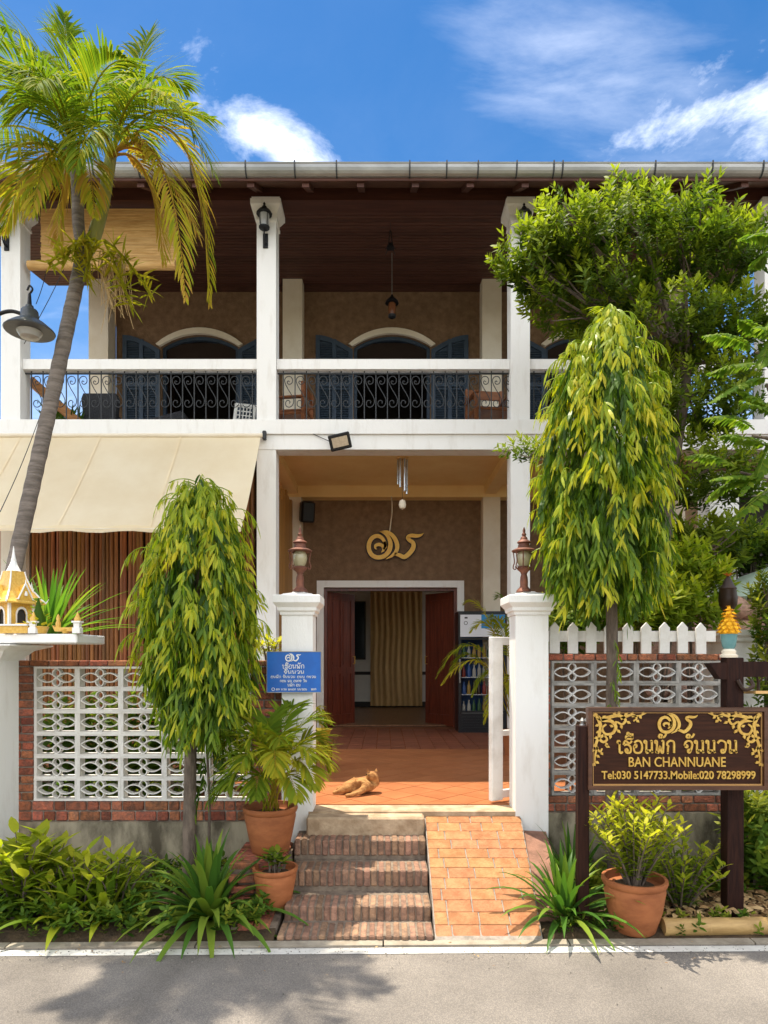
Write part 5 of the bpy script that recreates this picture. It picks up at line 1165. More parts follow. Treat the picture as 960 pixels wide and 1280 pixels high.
for i in range(46):
    a = at(rp.uniform(125, 160), rp.uniform(310, 345), yP-.05); q.tube([a, a+Vector((rp.uniform(-.06, .06), rp.uniform(-.05, .05), -.15)), a+Vector((rp.uniform(-.12, .12), rp.uniform(-.08, .08), -rp.uniform(.25, .5)))], [.005, .004, .002], 4, t=.95)
q.build('dead_strands', DRY, palm)

# weeping mast trees
def spray_mesh(r, yel):
    mb = MB(); L_ = r.uniform(.20, .34); bend = r.uniform(.2, .5)
    pts = [Vector((0, .04*i*bend, -L_*i/6)) for i in range(7)]; mb.tube(pts, .004, 4, t=.3)
    n = r.randrange(14, 20)
    for i in range(n):
        u = i/(n-1); p = pts[0].lerp(pts[-1], u); p.y = pts[min(6, int(u*6))].y; s = -1 if i % 2 else 1
        g = r.uniform(-.8, .8); d = Vector((s*math.cos(g)*r.uniform(.3, .8), math.sin(g)*.6+.25, -.75-r.random()*.9))
        t = yel+(.45*u*u if yel > .3 else .18*u)+r.uniform(-.14, .14)
        mb.leaf(p+Vector((r.uniform(-.02, .02), r.uniform(-.02, .02), r.uniform(-.02, .02))), d, (r.uniform(-.9, .9), -1, .3+r.uniform(-.5, .6)), r.uniform(.09, .150), r.uniform(.017, .026), 1.1, max(.01, min(1, t)), 4)
    return mb
rs = random.Random(11)
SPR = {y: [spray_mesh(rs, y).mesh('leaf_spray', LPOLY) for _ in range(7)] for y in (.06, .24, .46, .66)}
def mast_tree(label, cx, yc, prof, trunk, n, ycut, seed):
    r = random.Random(seed); x0 = X(cx, yc); t = wthing('mast_tree', label, 'tree', (x0, yc, 0))
    tp = [at(a, b, yc) for a, b in trunk]; tp[0].z = 0; q = smooth_path(tp, 5)
    MB().tube(q, [.054-.02*i/len(q)+r.uniform(-.003, .003) for i in range(len(q))], 10).build('trunk', BARK, t, smooth=True)
    ys_ = [p[0] for p in prof]; span = prof[-1][0]-prof[0][0]
    def rad(py):
        for (a, l, rr), (b, l2, r2) in zip(prof, prof[1:]):
            if a <= py <= b:
                k_ = (py-a)/(b-a); return l+(l2-l)*k_, rr+(r2-rr)*k_
        return prof[-1][1:]
    k_ = 0; cnt = 0
    while cnt < n:
        py = prof[0][0]+span*r.random()**.92; l, rr = rad(py); mid = (l+rr)/2; hw = (rr-l)/2
        if r.random() > (hw+14)/90: continue
        g = r.uniform(0, 2*PI); shell = (1.0 if r.random() < .7 else r.uniform(1.0, 1.14)) if cnt % 3 else r.uniform(.3, .8)
        c = at(mid, py, yc); hwm = max(.02, hw*yc/F-.075)
        p = Vector((c.x+hwm*shell*math.sin(g), yc-hwm*shell*math.cos(g), c.z+.12))
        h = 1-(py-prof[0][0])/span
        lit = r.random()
        yel = .66 if (h > ycut and lit < .45) or h > .9 else (.46 if (h > ycut-.25 and lit < .55) or lit < .18 else (.24 if lit < .74 else .06))  # yellow tops: new growth together with sunlight painted into the tint
        if shell < 1: yel = r.choice((.06, .06, .24))  # core sprays darker for depth, inner shade put into the leaf colour
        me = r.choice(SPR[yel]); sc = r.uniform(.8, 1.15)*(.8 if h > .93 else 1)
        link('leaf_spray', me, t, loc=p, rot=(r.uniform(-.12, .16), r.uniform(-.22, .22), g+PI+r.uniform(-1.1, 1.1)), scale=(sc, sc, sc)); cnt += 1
    return t
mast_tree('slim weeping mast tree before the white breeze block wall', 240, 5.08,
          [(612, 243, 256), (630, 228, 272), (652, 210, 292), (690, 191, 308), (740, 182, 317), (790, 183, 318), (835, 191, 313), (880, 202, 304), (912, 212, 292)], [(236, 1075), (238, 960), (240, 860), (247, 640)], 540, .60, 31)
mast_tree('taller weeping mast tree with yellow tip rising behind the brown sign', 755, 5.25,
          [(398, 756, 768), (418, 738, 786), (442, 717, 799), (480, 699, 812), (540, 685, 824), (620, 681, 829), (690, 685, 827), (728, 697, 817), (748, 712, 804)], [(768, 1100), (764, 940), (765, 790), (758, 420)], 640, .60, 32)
# loose arching tip shoots that break the outline
def tuft_mesh(r):
    mb = MB(); P3 = (Vector((0, 0, 0)), Vector((0, r.uniform(.10, .16), r.uniform(.06, .14))), Vector((0, r.uniform(.16, .26), -r.uniform(.0, .12)))); mb.tube([bez(*P3, i/6) for i in range(7)], .0035, 4, t=.5)
    for i in range(r.randrange(8, 13)):
        u = r.uniform(.35, 1); d = Vector((r.uniform(-.6, .6), r.uniform(-.1, .6), -r.uniform(.5, 1.3)))
        mb.leaf(bez(*P3, u), d, (r.uniform(-.8, .8), -1, r.uniform(-.3, .6)), r.uniform(.08, .145), r.uniform(.015, .023), .9, min(1, max(.02, r.uniform(.32, .92))), 4)
    return mb.mesh('tip_shoot', LPOLY)
TUFT = [tuft_mesh(rs) for _ in range(8)]
def add_tufts(t, prof, yc, n, seed):
    r = random.Random(seed)
    for i in range(n):
        k_ = r.random()**1.5; py = prof[0][0]+(prof[-1][0]-prof[0][0])*k_*.95
        for (a, l, rr), (b, l2, r2) in zip(prof, prof[1:]):
            if a <= py <= b: q_ = (py-a)/(b-a); l, rr = l+(l2-l)*q_, rr+(r2-rr)*q_; break
        g = r.uniform(-PI*.62, PI*.62) if i % 5 else r.uniform(0, 6.28); c = at((l+rr)/2, py, yc); h = max(.0, (rr-l)/2*yc/F-.10); sc = r.uniform(.7, 1.15)
        link('tip_shoot', r.choice(TUFT), t, loc=(c.x+h*math.sin(g), yc-h*math.cos(g), c.z+r.uniform(-.02, .06)), rot=(0, r.uniform(-.3, .3), g+PI), scale=(sc, sc, sc))
    for i in range(7):
        c = at((prof[0][1]+prof[0][2])/2+r.uniform(-8, 8), prof[0][0]+r.uniform(-4, 26), yc); link('tip_shoot', r.choice(TUFT), t, loc=c, rot=(r.uniform(.2, .9), r.uniform(-.3, .3), r.uniform(0, 6.28)), scale=(.8, .8, .95))
add_tufts(bpy.data.objects['mast_tree'], [(612, 243, 256), (630, 228, 272), (652, 210, 292), (690, 191, 308), (740, 182, 317), (790, 183, 318), (835, 191, 313), (880, 202, 304), (912, 212, 292)], 5.08, 130, 4)
add_tufts(bpy.data.objects['mast_tree.001'], [(398, 756, 768), (418, 738, 786), (442, 717, 799), (480, 699, 812), (540, 685, 824), (620, 681, 829), (690, 685, 827), (728, 697, 817), (748, 712, 804)], 5.25, 170, 5)
# stray lower sprays on the right trunk
rt = bpy.data.objects['mast_tree.001']
for px, py in ((768, 800), (772, 826), (766, 850), (762, 880)): link('leaf_spray', SPR[.24][rs.randrange(7)], rt, loc=at(px, py, 5.17), rot=(0, 0, rs.random()*6), scale=(.55, .55, .55))
lt = bpy.data.objects['mast_tree']
for px, py in ((262, 930), (255, 960), (268, 985), (250, 1000), (222, 905), (275, 940)): link('leaf_spray', SPR[.06][rs.randrange(7)], lt, loc=at(px, py-14, 5.1), rot=(0, 0, rs.random()*6), scale=(.7, .7, .8))
MB().tube([at(261, 1075, 5.12), at(262, 1000, 5.12), at(258, 920, 5.1)], [.012, .011, .009], 6).build('shoot', BARK, lt)

# broad leaved tree by the balcony
def shoot_template(r, n, ln, lw, L_, up=.6, tb=.45):
    mb = MB()
    for i in range(n):
        u = (i+.4)/n; g = i*2.39996+r.uniform(-.3, .3); c, s = math.cos(g), math.sin(g)
        mb.leaf((0, 0, L_*u), (c*(1-.45*u), s*(1-.45*u), up*(.3+u)), (-c*.4, -s*.4, 1), ln*r.uniform(.75, 1.15), lw*r.uniform(.85, 1.1), .35, max(.01, tb+(u-.5)*.35+r.uniform(-.12, .12)), 3)
    return template(mb)
rb = random.Random(17)
TREET = [shoot_template(rb, rb.randrange(9, 19), rb.uniform(.085, .125), rb.uniform(.030, .042), rb.uniform(.12, .22), rb.uniform(.35, .8)) for _ in range(14)]
def crown(name, parent, ells, yc, dd, n, m, temps, r, lit=.5, kind=None, ground=None, upb=.8, sc0=1.0):
    ms = []; tn = []
    tot = sum(e[2]*e[3]*e[4] for e in ells)
    for (px, py, rx, ry, wgt) in ells:
        for _ in range(int(n*rx*ry*wgt/tot)):
            while True:
                a, b, c = r.uniform(-1, 1), r.uniform(-1, 1), r.uniform(-1, 1); q = a*a+b*b+c*c
                if .12 < q < 1: break
            k_ = (.72+.28*r.random())/math.sqrt(q) if r.random() < .42 else 1.0
            a, b, c = a*k_, b*k_, c*k_
            p = at(px+a*rx, py-b*ry, yc); p = Vector((p.x, yc+c*dd*rx*yc/F, p.z))
            d = Vector((a*.8, c*.8, max(-.2, b)*.6+upb))+Vector((r.uniform(-.4, .4), r.uniform(-.4, .4), r.uniform(-.2, .3)))
            rot = np.array(frame_to(d, r.random()*6)); ms.append((r.randrange(len(temps)), m4(np.array(p), rot, sc0*r.uniform(.75, 1.25)))); tn.append(lit*(.08+.28*b-.22*a*(1 if a > 0 else .4)+r.uniform(-.2, .25)))  # tint lighter at top and left, darker right: sunlit side painted into leaves
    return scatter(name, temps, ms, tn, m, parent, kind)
yT = 7.3
bt = wthing('broadleaf_tree', 'broad dark green tree spreading before the right balcony bay', 'tree', (X(835, yT), yT, 0))
tpth = smooth_path([Vector((X(828, yT), yT, 0)), at(822, 780, yT), at(832, 650, yT), at(845, 560, yT), at(858, 470, yT), at(850, 380, yT)], 5)
MB().tube(tpth, [.10-.065*i/len(tpth) for i in range(len(tpth))], 10).build('trunk', BARK, bt, smooth=True)
EL = [(780, 325, 118, 52, 1.35), (700, 318, 52, 46, 1.0), (655, 326, 32, 18, 1.1), (735, 385, 82, 40, 1.1), (870, 338, 66, 58, 1.1), (798, 275, 30, 38, 1.2), (742, 285, 34, 32, 1), (848, 280, 24, 26, 1.2), (905, 292, 20, 26, 1),
      (905, 410, 50, 40, 1.3), (820, 430, 95, 60, 1.2), (870, 505, 66, 70, 1.2), (880, 600, 66, 60, 1.1), (680, 285, 24, 18, 1.1), (705, 262, 16, 16, 1.1), (780, 246, 18, 22, 1.1), (652, 350, 26, 16, 1), (880, 262, 14, 22, 1.1), (935, 315, 22, 50, 1), (660, 572, 26, 18, 1), (690, 345, 50, 45, 1), (930, 455, 30, 30, .8), (800, 560, 40, 60, .5), (905, 680, 45, 30, .8)]
rb2 = random.Random(5)
for px, py, rx, ry, w_ in EL:
    s = tpth[min(len(tpth)-1, max(6, int(len(tpth)*(1-(py-380)/420))))] if py > 380 else tpth[-6]
    e = at(px, py-ry*.3, yT+rb2.uniform(-.3, .3)); s = Vector(s); mid = (s+e)/2+Vector((0, rb2.uniform(-.2, .2), -.12))
    P3 = [bez(s, mid, e, i/8) for i in range(9)]; MB().tube(P3, [.028-.021*i/8 for i in range(9)], 6).build('limb', BARK, bt, smooth=True)
    for k_ in range(4):
        e2 = at(px+rb2.uniform(-.8, .8)*rx, py-rb2.uniform(-.5, .85)*ry, yT+rb2.uniform(-.5, .5)); s2 = P3[4+k_ % 4]
        MB().tube([s2, (s2+e2)/2+Vector((0, 0, -.05)), e2], [.014, .010, .005], 5).build('limb', BARK, bt)
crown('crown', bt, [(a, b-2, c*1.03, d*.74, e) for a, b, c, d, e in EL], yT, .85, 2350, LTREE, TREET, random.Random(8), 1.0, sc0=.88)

# pinnate leaved tree at the right edge
yN = 5.0
pn = wthing('feathery_tree', 'tree with feathery arching leaf sprays reaching in at the right edge', 'tree', (3.55, yN+.3, 0))
tk = [Vector((3.55, yN+.3, 0)), Vector((3.5, yN+.25, 1.6)), Vector((3.45, yN+.2, 3.0)), Vector((3.5, yN+.2, 4.2))]
MB().tube(smooth_path(tk, 5), [.09-.05*i/15 for i in range(16)], 10).build('trunk', BARK, pn, smooth=True)
LIMB = [((1020, 640), (980, 560), (940, 545)), ((1020, 560), (990, 470), (945, 440)), ((1020, 660), (980, 610), (925, 590)), ((1030, 480), (1000, 420), (965, 400)), ((1050, 380), (1010, 330), (970, 300)), ((1030, 600), (985, 540), (958, 480))]
for a, b, c in LIMB:
    A = at(*a, yN+.15); s = Vector((3.48, yN+.22, max(1.2, A.z-.3))); MB().tube(smooth_path([s, A, at(*b, yN), at(*c, yN)], 4), [.03-.02*i/12 for i in range(13)], 6).build('limb', BARK, pn)
FP = [((943, 437), (915, 412), (879, 420)), ((943, 537), (915, 512), (879, 524)), ((917, 583), (890, 562), (857, 571)), ((935, 605), (905, 595), (882, 628)), ((960, 473), (930, 470), (886, 504)), ((950, 455), (920, 450), (884, 468)),
      ((958, 600), (915, 590), (889, 600)), ((962, 560), (930, 540), (900, 545)), ((965, 420), (945, 405), (925, 400)), ((970, 405), (960, 430), (950, 460)), ((985, 300), (950, 285), (925, 300)), ((975, 310), (955, 315), (940, 335)),
      ((960, 610), (940, 630), (912, 650)), ((970, 540), (955, 570), (945, 600)), ((965, 495), (955, 520), (925, 500)), ((975, 620), (965, 645), (950, 660)), ((990, 430), (975, 405), (940, 410)), ((985, 520), (950, 500), (915, 480)), ((990, 580), (960, 560), (925, 620)),
      ((1000, 380), (980, 360), (955, 420)), ((1010, 350), (1040, 320), (1090, 340)), ((1020, 420), (1060, 400), (1100, 440)), ((1020, 520), (1060, 500), (1100, 550)), ((1030, 330), (1010, 280), (985, 260)), ((1040, 420), (1020, 390), (975, 380)), ((1050, 480), (1010, 450), (985, 480))]
rq = random.Random(3)
for a, b, c in FP:
    o = at(*a, yN+rq.uniform(-.25, .25)); p1 = at(*b, yN+rq.uniform(-.25, .1)); p2 = at(*c, yN+rq.uniform(-.35, .15))
    link('leaf_frond', frond_mesh(o, p1, p2, 22, .105, .040, rq, t0=.08, droop=1.1, tbase=.5, tvar=.3, ang=.15, rad=.006, org=o, segs=3, fl=-.25).mesh('leaf_frond', LPIN), pn, loc=o)

# spiky plants behind the left wall, yellow croton, potted palms, strap plants
def spiky(label, loc, n, ln, seed, lean=(0, 0), wd=.035, m=LAIR, name='spiky_plant', bend=.7, spread=1.2, cat='plant', part='leaf', group=None):
    t = thing(name, label, cat, loc, 0, group); r = random.Random(seed)
    for i in range(n):
        g = i*2.39996; e = (i+.5)/n; d = Vector((math.cos(g)*spread*e+lean[0], math.sin(g)*spread*e+lean[1], 1.12-.75*e)); mb = MB()
        c, s = math.cos(g), math.sin(g); L_ = ln*r.uniform(.75, 1.1)*(.85+.3*e)
        # a channelled strap with a midrib: two half blades
        p = Vector((c*.03, s*.03, 0)); d.normalize(); side = d.cross(Vector((0, 0, 1))); side = side.normalized() if side.length > .05 else Vector((1, 0, 0)); segs = 8
        rows = []; tt = r.uniform(.1, .95)*.8
        for k_ in range(segs+1):
            u = k_/segs; w = wd*(min(1, .45+u*2.2))*(1-u**2.6)*.5+.0008; up = side.cross(d)
            rows.append((p-side*w+up*w*.35, p.copy(), p+side*w+up*w*.35)); p = p+d*L_/segs; d = (d+Vector((0, 0, -bend/segs*(.4+1.5*u)))).normalized()
        vs = [v for rw_ in rows for v in rw_]; fs = [(k_*3+j, k_*3+j+1, k_*3+j+4, k_*3+j+3) for k_ in range(segs) for j in range(2)]
        mb.add(vs, fs, max(.02, tt)); link(part, mb.mesh(part, m, True), t)
    return t
spiky('spiky green palm-like plant behind the shrine before the bamboo screen', at(62, 800, 6.3), 56, .80, 3, (.12, -.05), .042, bend=.6)
spiky('second spiky plant half cut off by the left picture edge behind the shrine', at(2, 770, 6.6), 22, .58, 4, (.0, 0), .030, bend=.5)
spiky('large strap-leaved lily clump left of the entrance steps', (X(262, 4.64), 4.64, .03), 84, .68, 5, (.04, -.10), .066, LSTRAP, 'strap_leaf_clump', 1.3, 1.5)
spiky('strap-leaved lily clump between the ramp and the sign post', (X(704, 4.62), 4.62, .03), 66, .56, 6, (-.05, -.05), .054, LSTRAP, 'strap_leaf_clump', 1.2, 1.15)
spiky('dark strap-leaved clump against the foot of the ramp pillar wall', (X(716, 5.28), 5.25, .03), 26, .62, 7, (0, -.05), .04, LSTRAP, 'strap_leaf_clump', .9, .9)
def leafy(label, loc, nst, h, ll, lw, m, seed, name='leafy_shrub', spread=.35, cat='shrub', tb=.45, tv=.35, nl=12, bare=.25, up=.5, parent=None, bend=.5):
    t = parent or thing(name, label, cat, loc); r = random.Random(seed); q = MB(); lv = MB()
    for i in range(nst):
        g = i*2.4+r.uniform(-.4, .4); e = math.sqrt((i+.5)/nst); top = Vector((math.cos(g)*spread*e, math.sin(g)*spread*e, h*r.uniform(.75, 1.08)*(1-.35*e*e))); b = Vector((math.cos(g)*.05*e, math.sin(g)*.05*e, 0)); mid = (b+top)/2+Vector((-math.cos(g)*.03, -math.sin(g)*.03, .06))
        q.tube([bez(b, mid, top, k_/5) for k_ in range(6)], [.009-.006*k_/5 for k_ in range(6)], 5)
        for k_ in range(nl):
            u = bare+(1-bare)*(k_+.5)/nl; a = k_*2.4+i; P = bez(b, mid, top, u); d = Vector((math.cos(a), math.sin(a), up*(.4+u)+r.uniform(-.15, .2)))
            lv.leaf(P, d, (-math.cos(a)*.3, -math.sin(a)*.3, 1), ll*r.uniform(.7, 1.15), lw*r.uniform(.85, 1.1), bend, max(.01, min(1, tb+tv*(u-.5)*1.5+r.uniform(-.18, .18))), 4)
    q.build('stems', BARK, t); lv.build('leaves', m, t); return t
def pot(label, loc, R, H, rb_, seed, belly=1.0):
    t = thing('terracotta_pot', label, 'pot', loc, 0, 'terracotta pots beside the steps')
    MB().lathe([(rb_, 0), (rb_+.01, .01), (rb_+(R-rb_)*.55*belly, H*.4), (R*.97*min(1, belly), H*.78), (R*.955, H*.86), (R*1.0, H*.88), (R*1.04, H*.94), (R*1.03, H), (R*.93, H), (R*.9, H*.9), (R*.86, H*.86)], 28).build('pot_body', TERRA, t, smooth=True)
    MB().lathe([(R*.89, H*.84), (R*.5, H*.87), (.01, H*.88)], 20).build('potting_soil', SOIL, t); return t
yq = 5.06
pot('large terracotta pot with an areca palm beside the left gate pillar', (X(338, yq), yq, .372), .200, .35, .13, 1)
pp = wthing('potted_palm', 'bushy yellow green areca palm in the large terracotta pot', 'palm', (X(338, yq), yq, .68)); base = Vector((X(338, yq), yq, .675)); rr = random.Random(12)
for tipx, tipy, cxx, cyy, dz, tn in ((402, 905, 365, 880, .1, .38), (370, 885, 350, 880, .25, .3), (300, 900, 320, 885, .1, .55), (282, 930, 305, 895, -.1, .5), (285, 985, 305, 920, -.25, .35), (300, 960, 318, 905, -.4, .42), (345, 968, 340, 890, -.5, .6), (395, 985, 370, 905, -.4, .6), (412, 960, 385, 900, -.15, .6), (405, 935, 380, 890, .2, .45), (335, 905, 335, 880, .2, .3), (320, 995, 325, 930, -.4, .35), (372, 1000, 355, 925, -.5, .55), (280, 960, 310, 915, .1, .3), (350, 930, 350, 890, -.25, .5), (390, 950, 365, 895, -.35, .55), (310, 930, 325, 890, -.2, .45), (268, 1000, 300, 940, -.1, .3)):
    o = base+Vector((rr.uniform(-.07, .07), rr.uniform(-.07, .07), 0))
    me = frond_mesh(o, at(cxx, cyy, yq+dz*.4), at(tipx, tipy, yq+dz), 24, .25, .025, rr, t0=.36, droop=.9, tbase=tn, tvar=.15, ang=.7, rad=.006, org=o, segs=4).mesh('frond', LPALM); link('frond', me, pp, loc=o)
pot('smaller terracotta pot half hidden by the strap leaves beside the lower steps', (X(344, 4.72), 4.72, .085), .155, .28, .10, 2)
leafy('low green leafy plant in the smaller terracotta pot', (X(344, 4.72), 4.72, .32), 7, .14, .10, .045, LCOVER, 8, 'pot_plant', .10, 'plant', .5, .3, 7, .2)
yr_ = 4.46
pot('terracotta pot with a bright yellow green shrub in front of the brown sign', (X(793, yr_), yr_, .02), .205, .355, .125, 3, 1.18)
leafy('bright yellow green shrub in the pot before the brown sign', (X(793, yr_), yr_, .32), 38, .62, .085, .026, LBRIGHT, 9, 'potted_shrub', .36, 'shrub', .62, .5, 30, .12, .7)
leafy('bright yellow green shrub spreading behind the right pot', (X(850, 4.78), 4.78, .04), 26, .56, .085, .026, LBRIGHT, 19, 'leafy_shrub', .36, 'shrub', .42, .5, 24, .1, .6)
leafy('small yellow leaved croton beside the left gate pillar', at(338, 835, 5.85), 9, .30, .12, .03, LBRIGHT, 10, 'croton', .16, 'shrub', .95, .1, 10, .2)
for i, (px, yy, h, sd, lab, ll, lw) in enumerate(((25, 4.62, .62, 1, 'broad pale green leafy plant at the far left of the roadside bed', .26, .075), (62, 4.75, .52, 2, 'leafy plant second from the left in the roadside bed', .20, .06), (100, 4.62, .50, 3, 'yellowish green leafy plant in the middle of the left roadside bed', .17, .045), (143, 4.66, .48, 4, 'green leafy plant beside the large lily clump', .17, .045))):
    leafy(lab, (X(px, yy), yy, .03), 13, h, ll, lw, LBRIGHT, 40+sd, 'leafy_plant', .28, 'plant', .42, .5, 12, .04, .6)
for px, yy, n_, ln_, wd_, sd, lab in ((12, 4.68, 22, .52, .10, 71, 'broad arching fern-like clump at the far left of the bed'), (82, 4.54, 26, .44, .075, 72, 'bright low arching clump between the leafy plants in the left bed'), (130, 4.58, 28, .46, .07, 73, 'arching leafy clump left of the large lily clump')):
    spiky(lab, (X(px, yy), yy, .03), n_, ln_, sd, (0, -.1), wd_, LBRIGHT, 'arching_clump', 1.1, 1.1)
# shrubs behind the right wall
def bush(label, ells, yc, dd, n, m, seed, sc=.9, lit=.7):
    x0 = X(ells[0][0], yc); t = wthing('garden_shrub', label, 'shrub', (x0, yc, 0)); r = random.Random(seed); q = MB()
    for (px, py, rx, ry, w_) in ells:
        for k_ in range(4): q.tube([(x0+r.uniform(-.08, .08), yc+r.uniform(-.05, .05), 0), at(px+r.uniform(-.3, .3)*rx, py+ry*.8, yc), at(px+r.uniform(-.7, .7)*rx, py-r.uniform(-.3, .6)*ry, yc+r.uniform(-.15, .15))], [.014, .009, .004], 5)
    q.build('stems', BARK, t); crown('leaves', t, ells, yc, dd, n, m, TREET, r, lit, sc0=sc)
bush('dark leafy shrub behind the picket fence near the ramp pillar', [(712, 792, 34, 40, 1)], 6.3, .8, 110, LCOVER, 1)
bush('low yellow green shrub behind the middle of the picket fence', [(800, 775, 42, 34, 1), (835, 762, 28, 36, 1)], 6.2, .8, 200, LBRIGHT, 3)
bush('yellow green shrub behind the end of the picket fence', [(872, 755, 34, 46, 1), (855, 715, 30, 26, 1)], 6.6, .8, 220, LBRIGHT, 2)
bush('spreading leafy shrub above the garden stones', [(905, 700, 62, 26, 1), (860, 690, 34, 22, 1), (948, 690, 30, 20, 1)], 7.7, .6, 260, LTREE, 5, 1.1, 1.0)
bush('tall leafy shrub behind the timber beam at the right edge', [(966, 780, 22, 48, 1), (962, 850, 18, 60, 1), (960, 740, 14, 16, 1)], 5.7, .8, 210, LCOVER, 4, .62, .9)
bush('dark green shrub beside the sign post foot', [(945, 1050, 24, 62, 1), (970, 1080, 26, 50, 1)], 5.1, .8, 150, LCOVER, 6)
for px, sd, lab in ((75, 7, 'added dark shrub behind the white breeze blocks nearest the shrine'), (170, 8, 'added dark shrub behind the middle of the white breeze block wall'), (265, 9, 'added dark shrub behind the white breeze blocks near the blue sign')):
    bush(lab, [(px, 940, 44, 50, 1)], 6.3, .7, 90, LCOVER, sd, 1.2, .2)  # foliage added to darken what shows through the block openings
# fern palm on the porch by the fridge
yf_ = 8.6
fp = wthing('porch_palm', 'yellow green feather palm on the porch arching before the fridge', 'palm', (X(640, yf_), yf_, FL))
MB().lathe([(.14, 0), (.19, .30), (.2, .32), (.17, .32)], 18, (X(645, yf_), yf_, FL)).build('planter', TERRA, fp, smooth=True); base = Vector((X(643, yf_), yf_, FL+.32))
for cxx, cyy, tx_, ty_, dz, tn in ((600, 740, 545, 848, -.3, .5), (610, 775, 552, 856, -.5, .68), (590, 770, 562, 842, -.2, .45), (615, 730, 580, 755, .2, .62), (625, 740, 588, 790, -.4, .6), (640, 730, 622, 748, .1, .3), (655, 730, 668, 760, .1, .3), (620, 790, 590, 870, -.3, .5), (630, 800, 605, 905, -.3, .65), (660, 760, 690, 810, -.2, .5), (640, 800, 640, 880, -.5, .65), (640, 770, 610, 770, -.5, .5)):
    me = frond_mesh(base, at(cxx, cyy, yf_+dz*.4), at(tx_, ty_, yf_+dz), 32, .20, .020, rr, t0=.40, droop=1.1, tbase=tn, tvar=.12, rad=.008, org=base).mesh('frond', LPALM); link('frond', me, fp, loc=base)
yf2 = 7.2
p2 = wthing('porch_fern', 'thin drooping palm behind the blue sign pillar', 'palm', (X(385, yf2), yf2, FL)); base = Vector((X(383, yf2), yf2, FL+.25))
MB().lathe([(.10, 0), (.14, .24), (.15, .26), (.12, .26)], 16, (X(383, yf2), yf2, FL)).build('planter', TERRA, p2, smooth=True)
for cxx, cyy, tx_, ty_, tn in ((395, 850, 408, 930, .75), (400, 870, 414, 905, .7), (392, 860, 404, 895, .6), (385, 860, 372, 900, .6), (400, 890, 412, 950, .8), (395, 880, 405, 975, .7)):
    me = frond_mesh(base, at(cxx, cyy, yf2), at(tx_, ty_, yf2-.2), 20, .12, .013, rr, t0=.3, droop=1.1, tbase=tn, tvar=.12, rad=.005, org=base).mesh('frond', LPALM); link('frond', me, p2, loc=base)
# ground cover, litter
rg = random.Random(77)
COV = [shoot_template(rg, 9, .075, .034, .10, .5, .45) for _ in range(5)]
def cover(name, label, x0, x1, y0, y1, n, hz=.03, sc=(.7, 1.4)):
    ms = []; tn = []
    for _ in range(n):
        x = rg.uniform(x0, x1); y = rg.uniform(y0, y1)
        if (x-X(256, 4.66))**2+((y-4.7)*1.0)**2 < .40**2 or (x > 1.80 and y < 4.5 and y > rl(x)+.17): continue
        ms.append((rg.randrange(5), m4(np.array((x, max(y, rl(x)+.09), hz+rg.uniform(0, .16 if x < 0 else .06))), np.array(frame_to((rg.uniform(-.5, .5), rg.uniform(-.7, .3), 1), rg.random()*6)), rg.uniform(*sc)))); tn.append(rg.uniform(-.3, .35))
    o = scatter(name, COV, ms, tn, LCOVER, None, 'stuff'); tag(o, label, 'ground cover')
cover('ground_cover', 'low leafy ground cover in the left roadside bed', -3.4, -.78, 4.29, 5.45, 1300, .03, (.35, .85))
cover('ground_cover', 'added dark leafy ground cover behind the white breeze block wall', -3.3, -1.0, 6.0, 7.2, 260, .36, (.8, 1.5))  # added with the shrubs to hide bright soil behind the blocks
cover('ground_cover', 'dark leafy ground cover behind the grey breeze block wall', 2.1, 4.0, 5.8, 7.0, 500, .36, (.8, 1.5))
cover('ground_cover', 'low green weeds in the right roadside bed', 1.12, 4.2, 4.36, 4.55, 220, .02, (.35, .8))
cover('ground_cover', 'green plants along the foot of the right garden wall', 1.35, 3.6, 5.0, 5.5, 260)
DT = []
for _ in range(5):
    mb = MB(); mb.leaf((0, 0, 0), (1, 0, rg.uniform(-.1, .5)), (rg.uniform(-.4, .4), rg.uniform(-.4, .4), 1), .10, .034, rg.uniform(.2, 1.2), .5, 4); DT.append(template(mb))
ms = []; tn = []
for _ in range(1300):
    x = rg.uniform(1.75, 3.6); y = rg.uniform(4.50, 5.25); ms.append((rg.randrange(5), m4(np.array((x, y, .045+rg.random()*.05)), np.array(Matrix.Rotation(rg.random()*6.3, 3, 'Z') @ Matrix.Rotation(rg.uniform(-.6, .6), 3, 'X')), rg.uniform(.5, 1.2)))); tn.append(rg.uniform(-.45, .45))
tag(scatter('dry_leaf_litter', DT, ms, tn, DRY, None, 'stuff'), 'dry brown fallen leaves around the sign post', 'leaf litter')
ms = []; tn = []
for _ in range(34):
    x = rg.uniform(-2.4, 2.6); y = rl(x)+.1-abs(rg.gauss(0, .22)); ms.append((rg.randrange(5), m4(np.array((x, y, .012)), np.array(Matrix.Rotation(rg.random()*6.3, 3, 'Z')), rg.uniform(.15, .35)))); tn.append(rg.uniform(-.4, .3))
tag(scatter('fallen_leaves', DT, ms, tn, DRY, None, 'stuff'), 'scattered small dry leaves along the road edge', 'leaf litter')
GRT = []
for _ in range(3):
    mb = MB(); mb.cbox(0, 0, 0, 1, .8, .6, bev=.25); GRT.append(template(mb))
ms = []; tn = []
for _ in range(900):
    x = rg.uniform(-3, 3); y = rl(x)+.05-abs(rg.gauss(0, .12)) if rg.random() < .75 else rg.uniform(2.6, 4.2); ms.append((rg.randrange(3), m4(np.array((x, y, .006)), np.array(Matrix.Rotation(rg.random()*6.3, 3, 'Z')), rg.uniform(.003, .009)))); tn.append(rg.random())
tag(scatter('road_grit', GRT, ms, tn, mat('grit', (.3, .27, .23), rough=.9, tint=[(0, (.10, .09, .08)), (1, (.42, .38, .32))]), None, 'stuff'), 'loose grit and small stones along the road edge', 'grit')
